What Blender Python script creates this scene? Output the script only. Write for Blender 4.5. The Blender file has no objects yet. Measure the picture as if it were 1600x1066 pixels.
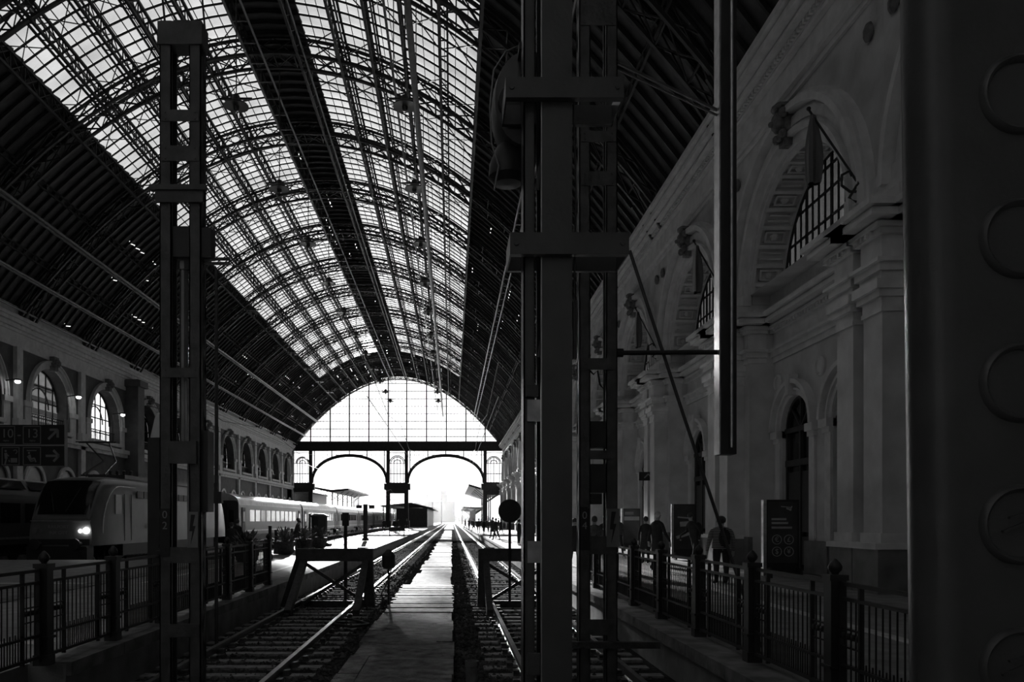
import bpy, bmesh, math, random
from mathutils import Vector, Matrix
R = math.radians
random.seed(7)
S = bpy.context.scene
COL = S.collection
# ------------------------------------------------------------------ camera
F = 1244.0                      # focal length in pixels of the 1600 px frame
VPX, VPY, EYE = 706.0, 812.0, 1.65
cam_d = bpy.data.cameras.new('camera'); cam = bpy.data.objects.new('camera', cam_d); COL.objects.link(cam)
cam.location = (0, 0, EYE); cam.rotation_euler = (R(90), 0, 0)
cam_d.sensor_width = 36; cam_d.lens = F * 36 / 1600
cam_d.shift_x = (800 - VPX) / 1600; cam_d.shift_y = (VPY - 533) / 1600
cam_d.clip_start = .05; cam_d.clip_end = 3000
S.camera = cam
# ------------------------------------------------------------------ world and sun
SUN_AZ, SUN_EL = math.atan(-121 / F), math.atan(264 / F / math.hypot(1, 121 / F))
SUND = Vector((math.sin(SUN_AZ) * math.cos(SUN_EL), math.cos(SUN_AZ) * math.cos(SUN_EL), math.sin(SUN_EL)))
W = bpy.data.worlds.new('sky'); S.world = W; W.use_nodes = True
nt = W.node_tree; nt.nodes.clear(); N = nt.nodes; L = nt.links
tc = N.new('ShaderNodeTexCoord')
dot = N.new('ShaderNodeVectorMath'); dot.operation = 'DOT_PRODUCT'; dot.inputs[1].default_value = SUND
nrm = N.new('ShaderNodeVectorMath'); nrm.operation = 'NORMALIZE'
L.new(tc.outputs['Generated'], nrm.inputs[0]); L.new(nrm.outputs[0], dot.inputs[0])
ac = N.new('ShaderNodeMath'); ac.operation = 'ARCCOSINE'; L.new(dot.outputs['Value'], ac.inputs[0])
mr = N.new('ShaderNodeMath'); mr.operation = 'DIVIDE'; mr.inputs[1].default_value = math.pi; L.new(ac.outputs[0], mr.inputs[0])
cr = N.new('ShaderNodeFloatCurve')
SKY = [(0, 1.0), (.012, .5), (.035, .30), (.07, .25), (.13, .215), (.22, .165), (.33, .12), (.5, .05), (1, .04)]
c = cr.mapping.curves[0]
c.points[0].location = SKY[0]; c.points[1].location = SKY[-1]
for p in SKY[1:-1]: c.points.new(*p)
cr.mapping.update()
L.new(mr.outputs[0], cr.inputs['Value'])
disc = N.new('ShaderNodeMath'); disc.operation = 'LESS_THAN'; disc.inputs[1].default_value = R(1.0) / math.pi; L.new(mr.outputs[0], disc.inputs[0])
dm = N.new('ShaderNodeMath'); dm.operation = 'MULTIPLY_ADD'; dm.inputs[1].default_value = 30.0
L.new(disc.outputs[0], dm.inputs[0])
sm = N.new('ShaderNodeMath'); sm.operation = 'MULTIPLY'; sm.inputs[1].default_value = 5.0   # sky strength
L.new(cr.outputs[0], sm.inputs[0]); L.new(sm.outputs[0], dm.inputs[2])
bg = N.new('ShaderNodeBackground'); bg.inputs['Color'].default_value = (1, 1, 1, 1); L.new(dm.outputs[0], bg.inputs['Strength'])
wo = N.new('ShaderNodeOutputWorld'); L.new(bg.outputs[0], wo.inputs['Surface'])
W.cycles.sampling_method = 'MANUAL'; W.cycles.sample_map_resolution = 1024
sl = bpy.data.lights.new('sun', 'SUN'); sl.energy = 10; sl.angle = R(.6)
so = bpy.data.objects.new('sun', sl); COL.objects.link(so)
so.rotation_euler = (-SUND).to_track_quat('-Z', 'Y').to_euler()
S.view_settings.view_transform = 'Standard'; S.view_settings.look = 'None'
S.view_settings.exposure = 0.8; S.view_settings.gamma = 1.0
S.view_settings.use_curve_mapping = False
S.cycles.max_bounces = 8; S.cycles.diffuse_bounces = 4; S.cycles.glossy_bounces = 3
S.cycles.transparent_max_bounces = 24; S.cycles.sample_clamp_indirect = 4.0
S.cycles.use_denoising = True

# ------------------------------------------------------------------ materials (black and white)
def mat(name, v, rough=.7, metal=0, var=.25, scale=6, bump=0.0, emit=0, spec=.5, bscale=None):
    m = bpy.data.materials.new(name); m.use_nodes = True
    n = m.node_tree.nodes; l = m.node_tree.links; b = n['Principled BSDF']
    b.inputs['Roughness'].default_value = rough; b.inputs['Metallic'].default_value = metal
    b.inputs['Specular IOR Level'].default_value = spec
    b.inputs['Base Color'].default_value = (v, v, v, 1)
    if var or bump:
        t = n.new('ShaderNodeTexCoord')
        z = n.new('ShaderNodeTexNoise'); z.inputs['Scale'].default_value = scale; z.inputs['Detail'].default_value = 6
        l.new(t.outputs['Object'], z.inputs['Vector'])
        k = n.new('ShaderNodeMapRange'); k.inputs['From Min'].default_value = .3; k.inputs['From Max'].default_value = .7
        k.inputs['To Min'].default_value = v * (1 - var); k.inputs['To Max'].default_value = v * (1 + var)
        l.new(z.outputs['Fac'], k.inputs['Value']); l.new(k.outputs[0], b.inputs['Base Color'])
        if bump:
            z2 = n.new('ShaderNodeTexNoise'); z2.inputs['Scale'].default_value = bscale or scale * 4; z2.inputs['Detail'].default_value = 8
            l.new(t.outputs['Object'], z2.inputs['Vector'])
            u = n.new('ShaderNodeBump'); u.inputs['Strength'].default_value = bump; u.inputs['Distance'].default_value = .03
            l.new(z2.outputs['Fac'], u.inputs['Height']); l.new(u.outputs[0], b.inputs['Normal'])
    if emit:
        b.inputs['Emission Color'].default_value = (1, 1, 1, 1); b.inputs['Emission Strength'].default_value = emit
    return m
def glassmat(name, transp, gloss=.08, transl=0.0, rough=.05, ior=1.5):
    m = bpy.data.materials.new(name); m.use_nodes = True
    n = m.node_tree.nodes; l = m.node_tree.links; n.clear()
    o = n.new('ShaderNodeOutputMaterial'); t = n.new('ShaderNodeBsdfTransparent'); g = n.new('ShaderNodeBsdfGlossy')
    g.inputs['Roughness'].default_value = rough; g.inputs['Color'].default_value = (.8, .8, .8, 1)
    tex = n.new('ShaderNodeTexCoord'); z = n.new('ShaderNodeTexNoise'); z.inputs['Scale'].default_value = .35; z.inputs['Detail'].default_value = 5
    l.new(tex.outputs['Object'], z.inputs['Vector'])
    k = n.new('ShaderNodeMapRange'); k.inputs['From Min'].default_value = .3; k.inputs['From Max'].default_value = .7
    k.inputs['To Min'].default_value = transp * .75; k.inputs['To Max'].default_value = min(1, transp * 1.2)
    l.new(z.outputs['Fac'], k.inputs['Value']); l.new(k.outputs[0], t.inputs['Color'])
    lw = n.new('ShaderNodeLayerWeight'); lw.inputs['Blend'].default_value = .5; pw = n.new('ShaderNodeMath'); pw.operation = 'POWER'; pw.inputs[1].default_value = 5.0; l.new(lw.outputs['Facing'], pw.inputs[0]); f = n.new('ShaderNodeMath'); f.operation = 'MULTIPLY_ADD'; f.inputs[1].default_value = .6; f.inputs[2].default_value = .04; l.new(pw.outputs[0], f.inputs[0])
    mx = n.new('ShaderNodeMixShader'); last = t
    if transl:
        d = n.new('ShaderNodeBsdfTranslucent'); d.inputs['Color'].default_value = (transl,) * 3 + (1,)
        a = n.new('ShaderNodeAddShader'); l.new(t.outputs[0], a.inputs[0]); l.new(d.outputs[0], a.inputs[1]); last = a
    l.new(f.outputs[0], mx.inputs[0]); l.new(last.outputs[0], mx.inputs[1]); l.new(g.outputs[0], mx.inputs[2]); l.new(mx.outputs[0], o.inputs[0])
    return m
M = dict(
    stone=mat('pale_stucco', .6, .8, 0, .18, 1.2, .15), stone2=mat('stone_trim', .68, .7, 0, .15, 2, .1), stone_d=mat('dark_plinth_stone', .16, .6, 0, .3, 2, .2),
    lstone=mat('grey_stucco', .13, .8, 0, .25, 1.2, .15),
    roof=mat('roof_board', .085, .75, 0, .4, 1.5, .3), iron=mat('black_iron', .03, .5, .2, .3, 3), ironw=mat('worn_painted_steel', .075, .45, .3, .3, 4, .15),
    truss=mat('roof_iron', .035, .6, .2, .3, 3), pipe=mat('grey_pipe', .22, .4, .4, .2, 3),
    column=mat('painted_column_steel', .075, .32, 0, .15, 3, .08, bscale=30), mast=mat('mast_steel', .075, .5, .2, .35, 5, .2), bright=mat('galvanised_steel', .45, .3, .7, .25, 8),
    rail=mat('rail_steel', .35, .28, .9, .2, 6), rust=mat('rusty_iron', .06, .7, .3, .4, 10, .3), sleeper=mat('concrete_sleeper', .28, .8, 0, .35, 9, .3, spec=0),
    ballast=mat('ballast_ground', .05, .95, 0, .5, 14, 1.0, spec=0), rock=mat('ballast_stone', .08, .9, 0, .6, 3, .4, spec=0),
    pave=mat('platform_asphalt', .22, .7, 0, .3, 2.5, .25, bscale=40), kerb=mat('kerb_concrete', .17, .8, 0, .55, 3, .5), walk=mat('walkway_concrete', .14, .8, 0, .7, 5, 1.0, bscale=28, spec=.08),
    plank=mat('timber_plank', .22, .8, 0, .5, 5, .6, spec=.1), timber=mat('dark_timber', .05, .6, 0, .4, 5, .4), paintw=mat('white_paint', .7, .5, 0, .1, 5),
    wline=mat('platform_line', .5, .6, 0, .3, 4),
    loco=mat('loco_grey_paint', .17, .28, .1, .12, 1.5), loco_w=mat('loco_white_paint', .62, .3, 0, .1, 1.5), locod=mat('loco_dark', .02, .5, 0, .2, 3), coach=mat('coach_paint', .05, .35, .1, .15, 1.5), coachroof=mat('coach_roof', .55, .33, .3, .2, 2, .2),
    dglass=mat('dark_window_glass', .012, .06, 0, 0, 1, spec=.5), bglass=mat('reflecting_window_glass', .16, .04, 0, .3, 2, spec=2.0), lamp=mat('lit_lamp', 1, .5, 0, 0, 1, emit=14), wlamp=mat('wall_lamp_glow', 1, .5, 0, 0, 1, emit=6),
    sign=mat('sign_black', .012, .5, 0, .1, 3), signw=mat('sign_legend', .22, .5, 0, .1, 3), signl=mat('stencil_grey', .3, .6, 0, .1, 3), poster=mat('poster_print', .05, .35, 0, .35, 2), posterl=mat('poster_light', .42, .4, 0, .2, 3),
    skin=mat('skin', .35, .6, 0, .05, 4), dark=mat('dark_cloth', .03, .9, 0, .3, 8, .2), hair=mat('hair', .04, .6, 0, .3, 20), whair=mat('white_hair', .55, .7, 0, .2, 20), grey=mat('grey_cloth', .09, .9, 0, .3, 8, .2),
    door=mat('dark_door_wood', .04, .4, 0, .3, 3), flagd=mat('flag_dark', .06, .8, 0, .2, 3), flagw=mat('flag_white', .5, .8, 0, .1, 3), flagm=mat('flag_mid', .14, .8, 0, .1, 3),
    leaf=mat('foliage', .09, .6, 0, .5, 20), far=mat('distant_masonry', .1, .9, 0, .15, .2), asph=mat('outside_ground', .16, .9, 0, .4, .5, .3), orn=mat('dark_ornament', .16, .7, 0, .4, 6, .4),
)
M['skylight'] = glassmat('skylight_glass', .33, transl=.04, rough=.25, ior=1.22)
M['clear'] = glassmat('fan_window_glass', .88)
M['greatglass'] = glassmat('great_window_glass', .09)
# striped knit
def stripes(name, a, b, f):
    m = mat(name, a, .9, 0, 0); n = m.node_tree.nodes; l = m.node_tree.links
    t = n.new('ShaderNodeTexCoord'); s = n.new('ShaderNodeSeparateXYZ'); l.new(t.outputs['Object'], s.inputs[0])
    k = n.new('ShaderNodeMath'); k.operation = 'MULTIPLY'; k.inputs[1].default_value = f; l.new(s.outputs['Z'], k.inputs[0])
    q = n.new('ShaderNodeMath'); q.operation = 'FRACT'; l.new(k.outputs[0], q.inputs[0])
    w = n.new('ShaderNodeMath'); w.operation = 'GREATER_THAN'; w.inputs[1].default_value = .62; l.new(q.outputs[0], w.inputs[0])
    x = n.new('ShaderNodeMix'); x.data_type = 'RGBA'; x.inputs[6].default_value = (a, a, a, 1); x.inputs[7].default_value = (b, b, b, 1)
    l.new(w.outputs[0], x.inputs[0]); l.new(x.outputs[2], n['Principled BSDF'].inputs['Base Color']); return m
M['knit'] = stripes('striped_knit', .03, .5, 24)

# ------------------------------------------------------------------ mesh helpers
class MB:
    def __init__(s): s.v = []; s.f = []; s.mi = []; s.m = 0
    def add(s, vs, fs):
        b = len(s.v); s.v += [tuple(p) for p in vs]; s.f += [[b + i for i in f] for f in fs]; s.mi += [s.m] * len(fs); return s
    def box(s, x0, y0, z0, x1, y1, z1):
        x0, x1 = sorted((x0, x1)); y0, y1 = sorted((y0, y1)); z0, z1 = sorted((z0, z1))
        return s.add([(x0, y0, z0), (x1, y0, z0), (x1, y1, z0), (x0, y1, z0), (x0, y0, z1), (x1, y0, z1), (x1, y1, z1), (x0, y1, z1)],
                     [(0, 3, 2, 1), (4, 5, 6, 7), (0, 1, 5, 4), (1, 2, 6, 5), (2, 3, 7, 6), (3, 0, 4, 7)])
    def bar(s, a, b, w, h=None, up=(0, 0, 1)):
        a = Vector(a); b = Vector(b); d = b - a
        if d.length < 1e-6: return s
        h = h or w; d.normalize(); up = Vector(up)
        if abs(d.dot(up)) > .98: up = Vector((0, 1, 0))
        x = d.cross(up).normalized() * (w / 2); y = x.cross(d).normalized() * (h / 2)
        vs = [a - x - y, a + x - y, a + x + y, a - x + y, b - x - y, b + x - y, b + x + y, b - x + y]
        return s.add(vs, [(0, 1, 2, 3), (7, 6, 5, 4), (0, 4, 5, 1), (1, 5, 6, 2), (2, 6, 7, 3), (3, 7, 4, 0)])
    def tube(s, pts, r, n=8, cap=True):
        pts = [Vector(p) for p in pts]; rs = r if isinstance(r, (list, tuple)) else [r] * len(pts)
        vs = []; prev = None
        for i, p in enumerate(pts):
            d = (pts[min(i + 1, len(pts) - 1)] - pts[max(i - 1, 0)])
            d = d.normalized() if d.length > 1e-9 else Vector((0, 0, 1))
            if prev is None:
                u = Vector((0, 0, 1)) if abs(d.z) < .9 else Vector((1, 0, 0))
            else: u = prev
            x = (u - d * u.dot(d)).normalized(); prev = x; y = d.cross(x)
            for k in range(n):
                a = 2 * math.pi * k / n; vs.append(p + (x * math.cos(a) + y * math.sin(a)) * rs[i])
        fs = [(i * n + k, i * n + (k + 1) % n, (i + 1) * n + (k + 1) % n, (i + 1) * n + k) for i in range(len(pts) - 1) for k in range(n)]
        if cap: fs += [tuple(range(n))[::-1], tuple(range((len(pts) - 1) * n, len(pts) * n))]
        return s.add(vs, fs)
    def lathe(s, c, prof, n=16, axis='z'):          # prof: (radius, height)
        vs = []
        for r, h in prof:
            for k in range(n):
                a = 2 * math.pi * k / n; p, q = r * math.cos(a), r * math.sin(a)
                v = (p, q, h) if axis == 'z' else ((p, h, q) if axis == 'y' else (h, p, q))
                vs.append((c[0] + v[0], c[1] + v[1], c[2] + v[2]))
        fs = [(i * n + k, i * n + (k + 1) % n, (i + 1) * n + (k + 1) % n, (i + 1) * n + k) for i in range(len(prof) - 1) for k in range(n)]
        fs += [tuple(range(n))[::-1], tuple(range((len(prof) - 1) * n, len(prof) * n))]
        return s.add(vs, fs)
    def prism_y(s, prof, y0, y1):                    # closed profile (x, z)
        n = len(prof)
        return s.add([(x, y0, z) for x, z in prof] + [(x, y1, z) for x, z in prof],
                     [(k, (k + 1) % n, n + (k + 1) % n, n + k) for k in range(n)] + [tuple(range(n))[::-1], tuple(range(n, 2 * n))])
    def prism_x(s, prof, x0, x1):                    # closed profile (y, z)
        n = len(prof)
        return s.add([(x0, y, z) for y, z in prof] + [(x1, y, z) for y, z in prof],
                     [(k, (k + 1) % n, n + (k + 1) % n, n + k) for k in range(n)] + [tuple(range(n))[::-1], tuple(range(n, 2 * n))])
    def ball(s, c, r, n=8, sc=(1, 1, 1)):
        vs = []; fs = []
        for i in range(n + 1):
            t = math.pi * i / n
            for k in range(n * 2):
                a = math.pi * k / n; vs.append((c[0] + r * sc[0] * math.sin(t) * math.cos(a), c[1] + r * sc[1] * math.sin(t) * math.sin(a), c[2] + r * sc[2] * math.cos(t)))
        w = n * 2
        fs = [(i * w + k, (i + 1) * w + k, (i + 1) * w + (k + 1) % w, i * w + (k + 1) % w) for i in range(n) for k in range(w)]
        return s.add(vs, fs)
    def ring_x(s, yc, zc, r0, r1, x0, x1, a0=0, a1=180, n=24):      # arched band, box section, in the plane of a side wall
        vs = []
        for i in range(n + 1):
            a = R(a0 + (a1 - a0) * i / n); cy, sz = math.cos(a), math.sin(a)
            for r, x in ((r0, x0), (r1, x0), (r1, x1), (r0, x1)): vs.append((x, yc + r * cy, zc + r * sz))
        fs = [(i * 4 + k, i * 4 + (k + 1) % 4, (i + 1) * 4 + (k + 1) % 4, (i + 1) * 4 + k) for i in range(n) for k in range(4)] + [(0, 1, 2, 3), tuple(n * 4 + k for k in (3, 2, 1, 0))]
        return s.add(vs, fs)
    def arch_wall(s, x, y0, y1, z0, z1, yc, r, zi, zs, n=20):       # a wall sheet at x with one arched hole
        s.add([(x, y0, z0), (x, yc - r, z0), (x, yc - r, z1), (x, y0, z1)], [(0, 1, 2, 3)])
        s.add([(x, yc + r, z0), (x, y1, z0), (x, y1, z1), (x, yc + r, z1)], [(0, 1, 2, 3)])
        if zs > z0: s.add([(x, yc - r, z0), (x, yc + r, z0), (x, yc + r, zs), (x, yc - r, zs)], [(0, 1, 2, 3)])
        for i in range(n):
            a, b = math.pi * i / n, math.pi * (i + 1) / n
            s.add([(x, yc + r * math.cos(a), zi + r * math.sin(a)), (x, yc + r * math.cos(b), zi + r * math.sin(b)), (x, yc + r * math.cos(b), z1), (x, yc + r * math.cos(a), z1)], [(0, 1, 2, 3)])
        return s
    def reveal(s, x0, x1, yc, r, zi, zs, n=24):
        pts = [(yc + r, zs)] + [(yc + r * math.cos(math.pi * i / n), zi + r * math.sin(math.pi * i / n)) for i in range(n + 1)] + [(yc - r, zs)]
        vs = [(x0, y, z) for y, z in pts] + [(x1, y, z) for y, z in pts]; m = len(pts)
        return s.add(vs, [(k, k + 1, m + k + 1, m + k) for k in range(m - 1)] + [(m - 1, 0, m, 2 * m - 1)])
    def arch_fill(s, x, yc, r, zi, zs, n=24):
        pts = [(x, yc + r, zs)] + [(x, yc + r * math.cos(math.pi * i / n), zi + r * math.sin(math.pi * i / n)) for i in range(n + 1)] + [(x, yc - r, zs)]
        return s.add(pts, [tuple(range(len(pts)))])
    def build(s, name, m, parent=None, smooth=False, loc=None, rot=None):
        me = bpy.data.meshes.new(name); me.from_pydata(s.v, [], s.f)
        for q in (m if isinstance(m, (list, tuple)) else [m]): me.materials.append(q)
        if any(s.mi): me.polygons.foreach_set('material_index', s.mi)
        if smooth:
            me.polygons.foreach_set('use_smooth', [True] * len(me.polygons))
            try: me.set_sharp_from_angle(angle=R(40))
            except Exception: pass
        me.update()
        o = bpy.data.objects.new(name, me); COL.objects.link(o)
        if parent: o.parent = parent
        if loc: o.location = loc
        if rot: o.rotation_euler = rot
        return o
def tag(o, label, cat, group=None, kind=None):
    o['label'] = label; o['category'] = cat
    if group: o['group'] = group
    if kind: o['kind'] = kind
    return o
def struct(o): o['kind'] = 'structure'; return o
def thing(name, label, cat, loc=(0, 0, 0), group=None, rz=0):
    o = bpy.data.objects.new(name, None); COL.objects.link(o); o.location = loc; o.rotation_euler = (0, 0, rz); o.empty_display_size = .2
    return tag(o, label, cat, group)
def copy_tree(o, parent=None, loc=None, rz=None, label=None):
    c = o.copy(); COL.objects.link(c)
    if parent: c.parent = parent
    if loc is not None: c.location = loc
    if rz is not None: c.rotation_euler = (0, 0, rz)
    if label: c['label'] = label
    for ch in [q for q in o.children]: copy_tree(ch, c)
    return c
def at(px, py, Y): return Vector(((px - VPX) * Y / F, Y, EYE + (VPY - py) * Y / F))
ORD = ['nearest', 'second', 'third', 'fourth', 'fifth', 'sixth', 'seventh', 'eighth', 'ninth', 'tenth', 'eleventh', 'twelfth', 'thirteenth', 'fourteenth', 'fifteenth', 'sixteenth', 'seventeenth']
def text(body, size, name, m, parent, loc, rot=(R(90), 0, 0), align='CENTER', ext=.002):
    cu = bpy.data.curves.new(name, 'FONT'); cu.body = body; cu.size = size; cu.extrude = ext; cu.align_x = align; cu.align_y = 'CENTER'
    t = bpy.data.objects.new(name, cu); me = bpy.data.meshes.new_from_object(t); bpy.data.objects.remove(t); bpy.data.curves.remove(cu)
    me.materials.clear(); me.materials.append(m)
    o = bpy.data.objects.new(name, me); COL.objects.link(o); o.parent = parent; o.location = loc; o.rotation_euler = rot
    return o

XL, XR, YE = -31.8, 10.2, 160.8
XC, HW, RZ0, RH = (XL + XR) / 2, (XR - XL) / 2, 17.05, 13.8
def rz(x): u = (x - XC) / HW; return RZ0 + RH * (1 - u * u)
G = -.62                         # ballast level
PIERS = [28.8 + 10 * k for k in range(-3, 14)]     # pier lines
# ------------------------------------------------------------------ ground, platforms
b = MB()
for i in range(40):
    for j in range(60):
        x0, x1 = -36 + i * 1.3, -36 + (i + 1) * 1.3; y0, y1 = -12 + j * 3.3, -12 + (j + 1) * 3.3
        b.add([(x0, y0, G), (x1, y0, G), (x1, y1, G), (x0, y1, G)], [(0, 1, 2, 3)])
struct(b.build('floor', M['ballast']))
b = MB(); b.box(-220, YE + 24, G - .3, 220, 1500, G - .02); b.box(-220, YE, G - .3, -36, YE + 24, G - .02); b.box(16, YE, G - .3, 220, YE + 24, G - .02); struct(b.build('outside_ground', M['asph']))
def platform(name, x0, x1, y0, y1, ke=()):
    b = MB(); b.box(x0, y0, G - .2, x1, y1, -.02); b.m = 1
    if 'r' in ke:
        y = y0
        while y < y1: b.box(x1 - .42, y + .01, -.16, x1 + .06, min(y + 1.5, y1) - .01, 0.0); y += 1.5
    if 'l' in ke:
        y = y0
        while y < y1: b.box(x0 - .06, y + .01, -.16, x0 + .42, min(y + 1.5, y1) - .01, 0.0); y += 1.5
    b.m = 2
    if 'r' in ke: b.box(x1 - 1.35, max(y0, 21), -.019, x1 - 1.2, y1, -.012)
    if 'l' in ke: b.box(x0 + 1.2, max(y0, 21), -.019, x0 + 1.35, y1, -.012)
    return struct(b.build(name, [M['pave'], M['kerb'], M['wline']]))
platform('platform_right', 3.14, 11.2, -12, 330, 'l')
platform('platform_left', -9.4, -4.46, 9.2, 330, 'rl')
b = MB(); b.box(-32.5, -12, G - .2, -4.9, 9.2, -.02); b.box(-19.6, 9.2, G - .2, -9.46, 33, -.02); b.box(-32.5, 9.2, G - .2, -19.6, 17, -.02); b.box(-32.5, 17, G - .2, -23.1, 160, -.02); b.box(-4.9, -12, G - .2, 3.08, 5.2, -.02)
b.m = 1; b.box(-30, 10.6, -.019, -5.4, 10.85, -.01); b.box(-19, 20.6, -.019, -9.5, 20.9, -.01)
struct(b.build('concourse_floor', [M['pave'], M['wline']]))
# light tactile band that runs along the right platform by the fence
b = MB(); b.box(6.1, 4, -.019, 6.35, 160, -.01); struct(b.build('platform_line', M['wline']))
# walkway between the tracks
b = MB(); y = 5.2
while y < 17.3:
    w0 = -1.6 + random.uniform(-.04, .04); b.box(w0, y, G - .05, -1.3, y + 1.45, -.5 + random.uniform(-.012, .012)); b.box(-1.3, y, G - .05, -.27, y + 1.47, -.505); b.box(-.27, y, G - .05, .02 + random.uniform(-.03, .03), y + 1.45, -.5 + random.uniform(-.012, .012)); y += 1.47
b.m = 1
while y < 26:
    w = random.uniform(.22, .30); j = random.uniform(-.07, .07); b.box(-1.55 + j, y, G, .03 + j * .5, y + w - .02, -.48 + random.uniform(-.015, .015)); y += w
b.m = 0
while y < 156:
    b.box(-1.3 + random.uniform(-.12, .06), y, G - .05, .0 + random.uniform(-.05, .03), y + 1.95, -.51 + random.uniform(-.015, .015)); y += 1.98
struct(b.build('walkway', [M['walk'], M['plank']]))

# ballast stones
def stones(name, regions, n, seed):
    rd = random.Random(seed); b = MB()
    for k in range(n):
        x0, x1, y0, y1 = regions[rd.randrange(len(regions))]
        t = rd.random() ** 1.7
        y = y0 + (y1 - y0) * t; x = rd.uniform(x0, x1); r = rd.uniform(.018, .05) * (1 + t * .6)
        if .3 < x < 2.2 and 6 < y < 7.2 or abs(x + 3.3) < .7 and 9.3 < y < 10.5 or abs(x - 1.85) < .8 and 9.6 < y < 10.8: continue
        p = [Vector((rd.uniform(.6, 1.2) * r * s[0], rd.uniform(.6, 1.2) * r * s[1], rd.uniform(.5, 1) * r * s[2])) for s in ((1, 0, 0), (0, 1, 0), (-1, 0, 0), (0, -1, 0), (0, 0, 1), (0, 0, -1))]
        a = rd.random() * 6.28; cs, sn = math.cos(a), math.sin(a)
        b.add([(x + q.x * cs - q.y * sn, y + q.x * sn + q.y * cs, G + r * .3 + q.z) for q in p], [(0, 1, 4), (1, 2, 4), (2, 3, 4), (3, 0, 4), (1, 0, 5), (2, 1, 5), (3, 2, 5), (0, 3, 5)])
    return tag(b.build(name, M['rock']), 'loose grey ballast stones lying between and beside the rails', 'ballast', kind='stuff')
stones('ballast_stones', [(-4.35, -1.6, 5.4, 80), (.05, 3.0, 5.4, 80), (-4.35, -1.2, 5.4, 40), (-1.6, -1.2, 26, 70), (.0, .9, 5.4, 60)], 26000, 3)

# ------------------------------------------------------------------ tracks
def track(xc, y0, y1, label, nslp, z=-.45):
    t = thing('railway_track', label, 'railway track', (xc, y0, G))
    for s in (-1, 1):
        b = MB(); x = s * .735
        b.prism_y([(x - .07, z - G - .15), (x + .07, z - G - .15), (x + .02, z - G - .12), (x + .02, z - G - .04), (x + .037, z - G - .03), (x + .037, z - G), (x - .037, z - G), (x - .037, z - G - .03), (x - .02, z - G - .04), (x - .02, z - G - .12)], 0, y1 - y0)
        b.build('rail', M['rail'], t)
    p = MB(); p.box(-1.25, -.11, .0 - .1, 1.25, .11, .03)
    p.m = 1
    for s in (-1, 1):
        p.box(s * .735 - .17, -.1, .03, s * .735 + .17, .1, .05)
        for q in (-1, 1): p.box(s * .735 + q * .12 - .045, -.06, .04, s * .735 + q * .12 + .045, .06, .10)
    n = int((y1 - y0) / .62); far = MB()
    base = p.build('sleeper', [M['sleeper'], M['rust']], t); base.location = (0, .3, 0)
    for k in range(1, n):
        y = .3 + k * .62
        if k < nslp:
            c = base.copy(); COL.objects.link(c); c.parent = t; c.location = (random.uniform(-.03, .03), y, random.uniform(-.008, .012)); c.rotation_euler = (0, 0, random.uniform(-.015, .015))
        else: far.box(-1.25, y - .11, -.1, 1.25, y + .11, .03)
    if far.v:
        o = far.build('far_sleeper', M['sleeper'], t); o['kind'] = 'stuff'
    return t
track(-3.2, 6.2, 420, 'railway track left of the walkway, running to the end arches', 99)
track(1.76, 5.6, 420, 'railway track right of the walkway, running to the end arches', 99)
track(-11.5, 33.4, 300, 'empty railway track between the left platform and the coaches', 60)
track(-17.0, 33.4, 300, 'railway track under the grey locomotive and the pale-roofed coaches', 5)
track(-21.4, 18, 300, 'railway track under the train at the left edge', 5)

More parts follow.
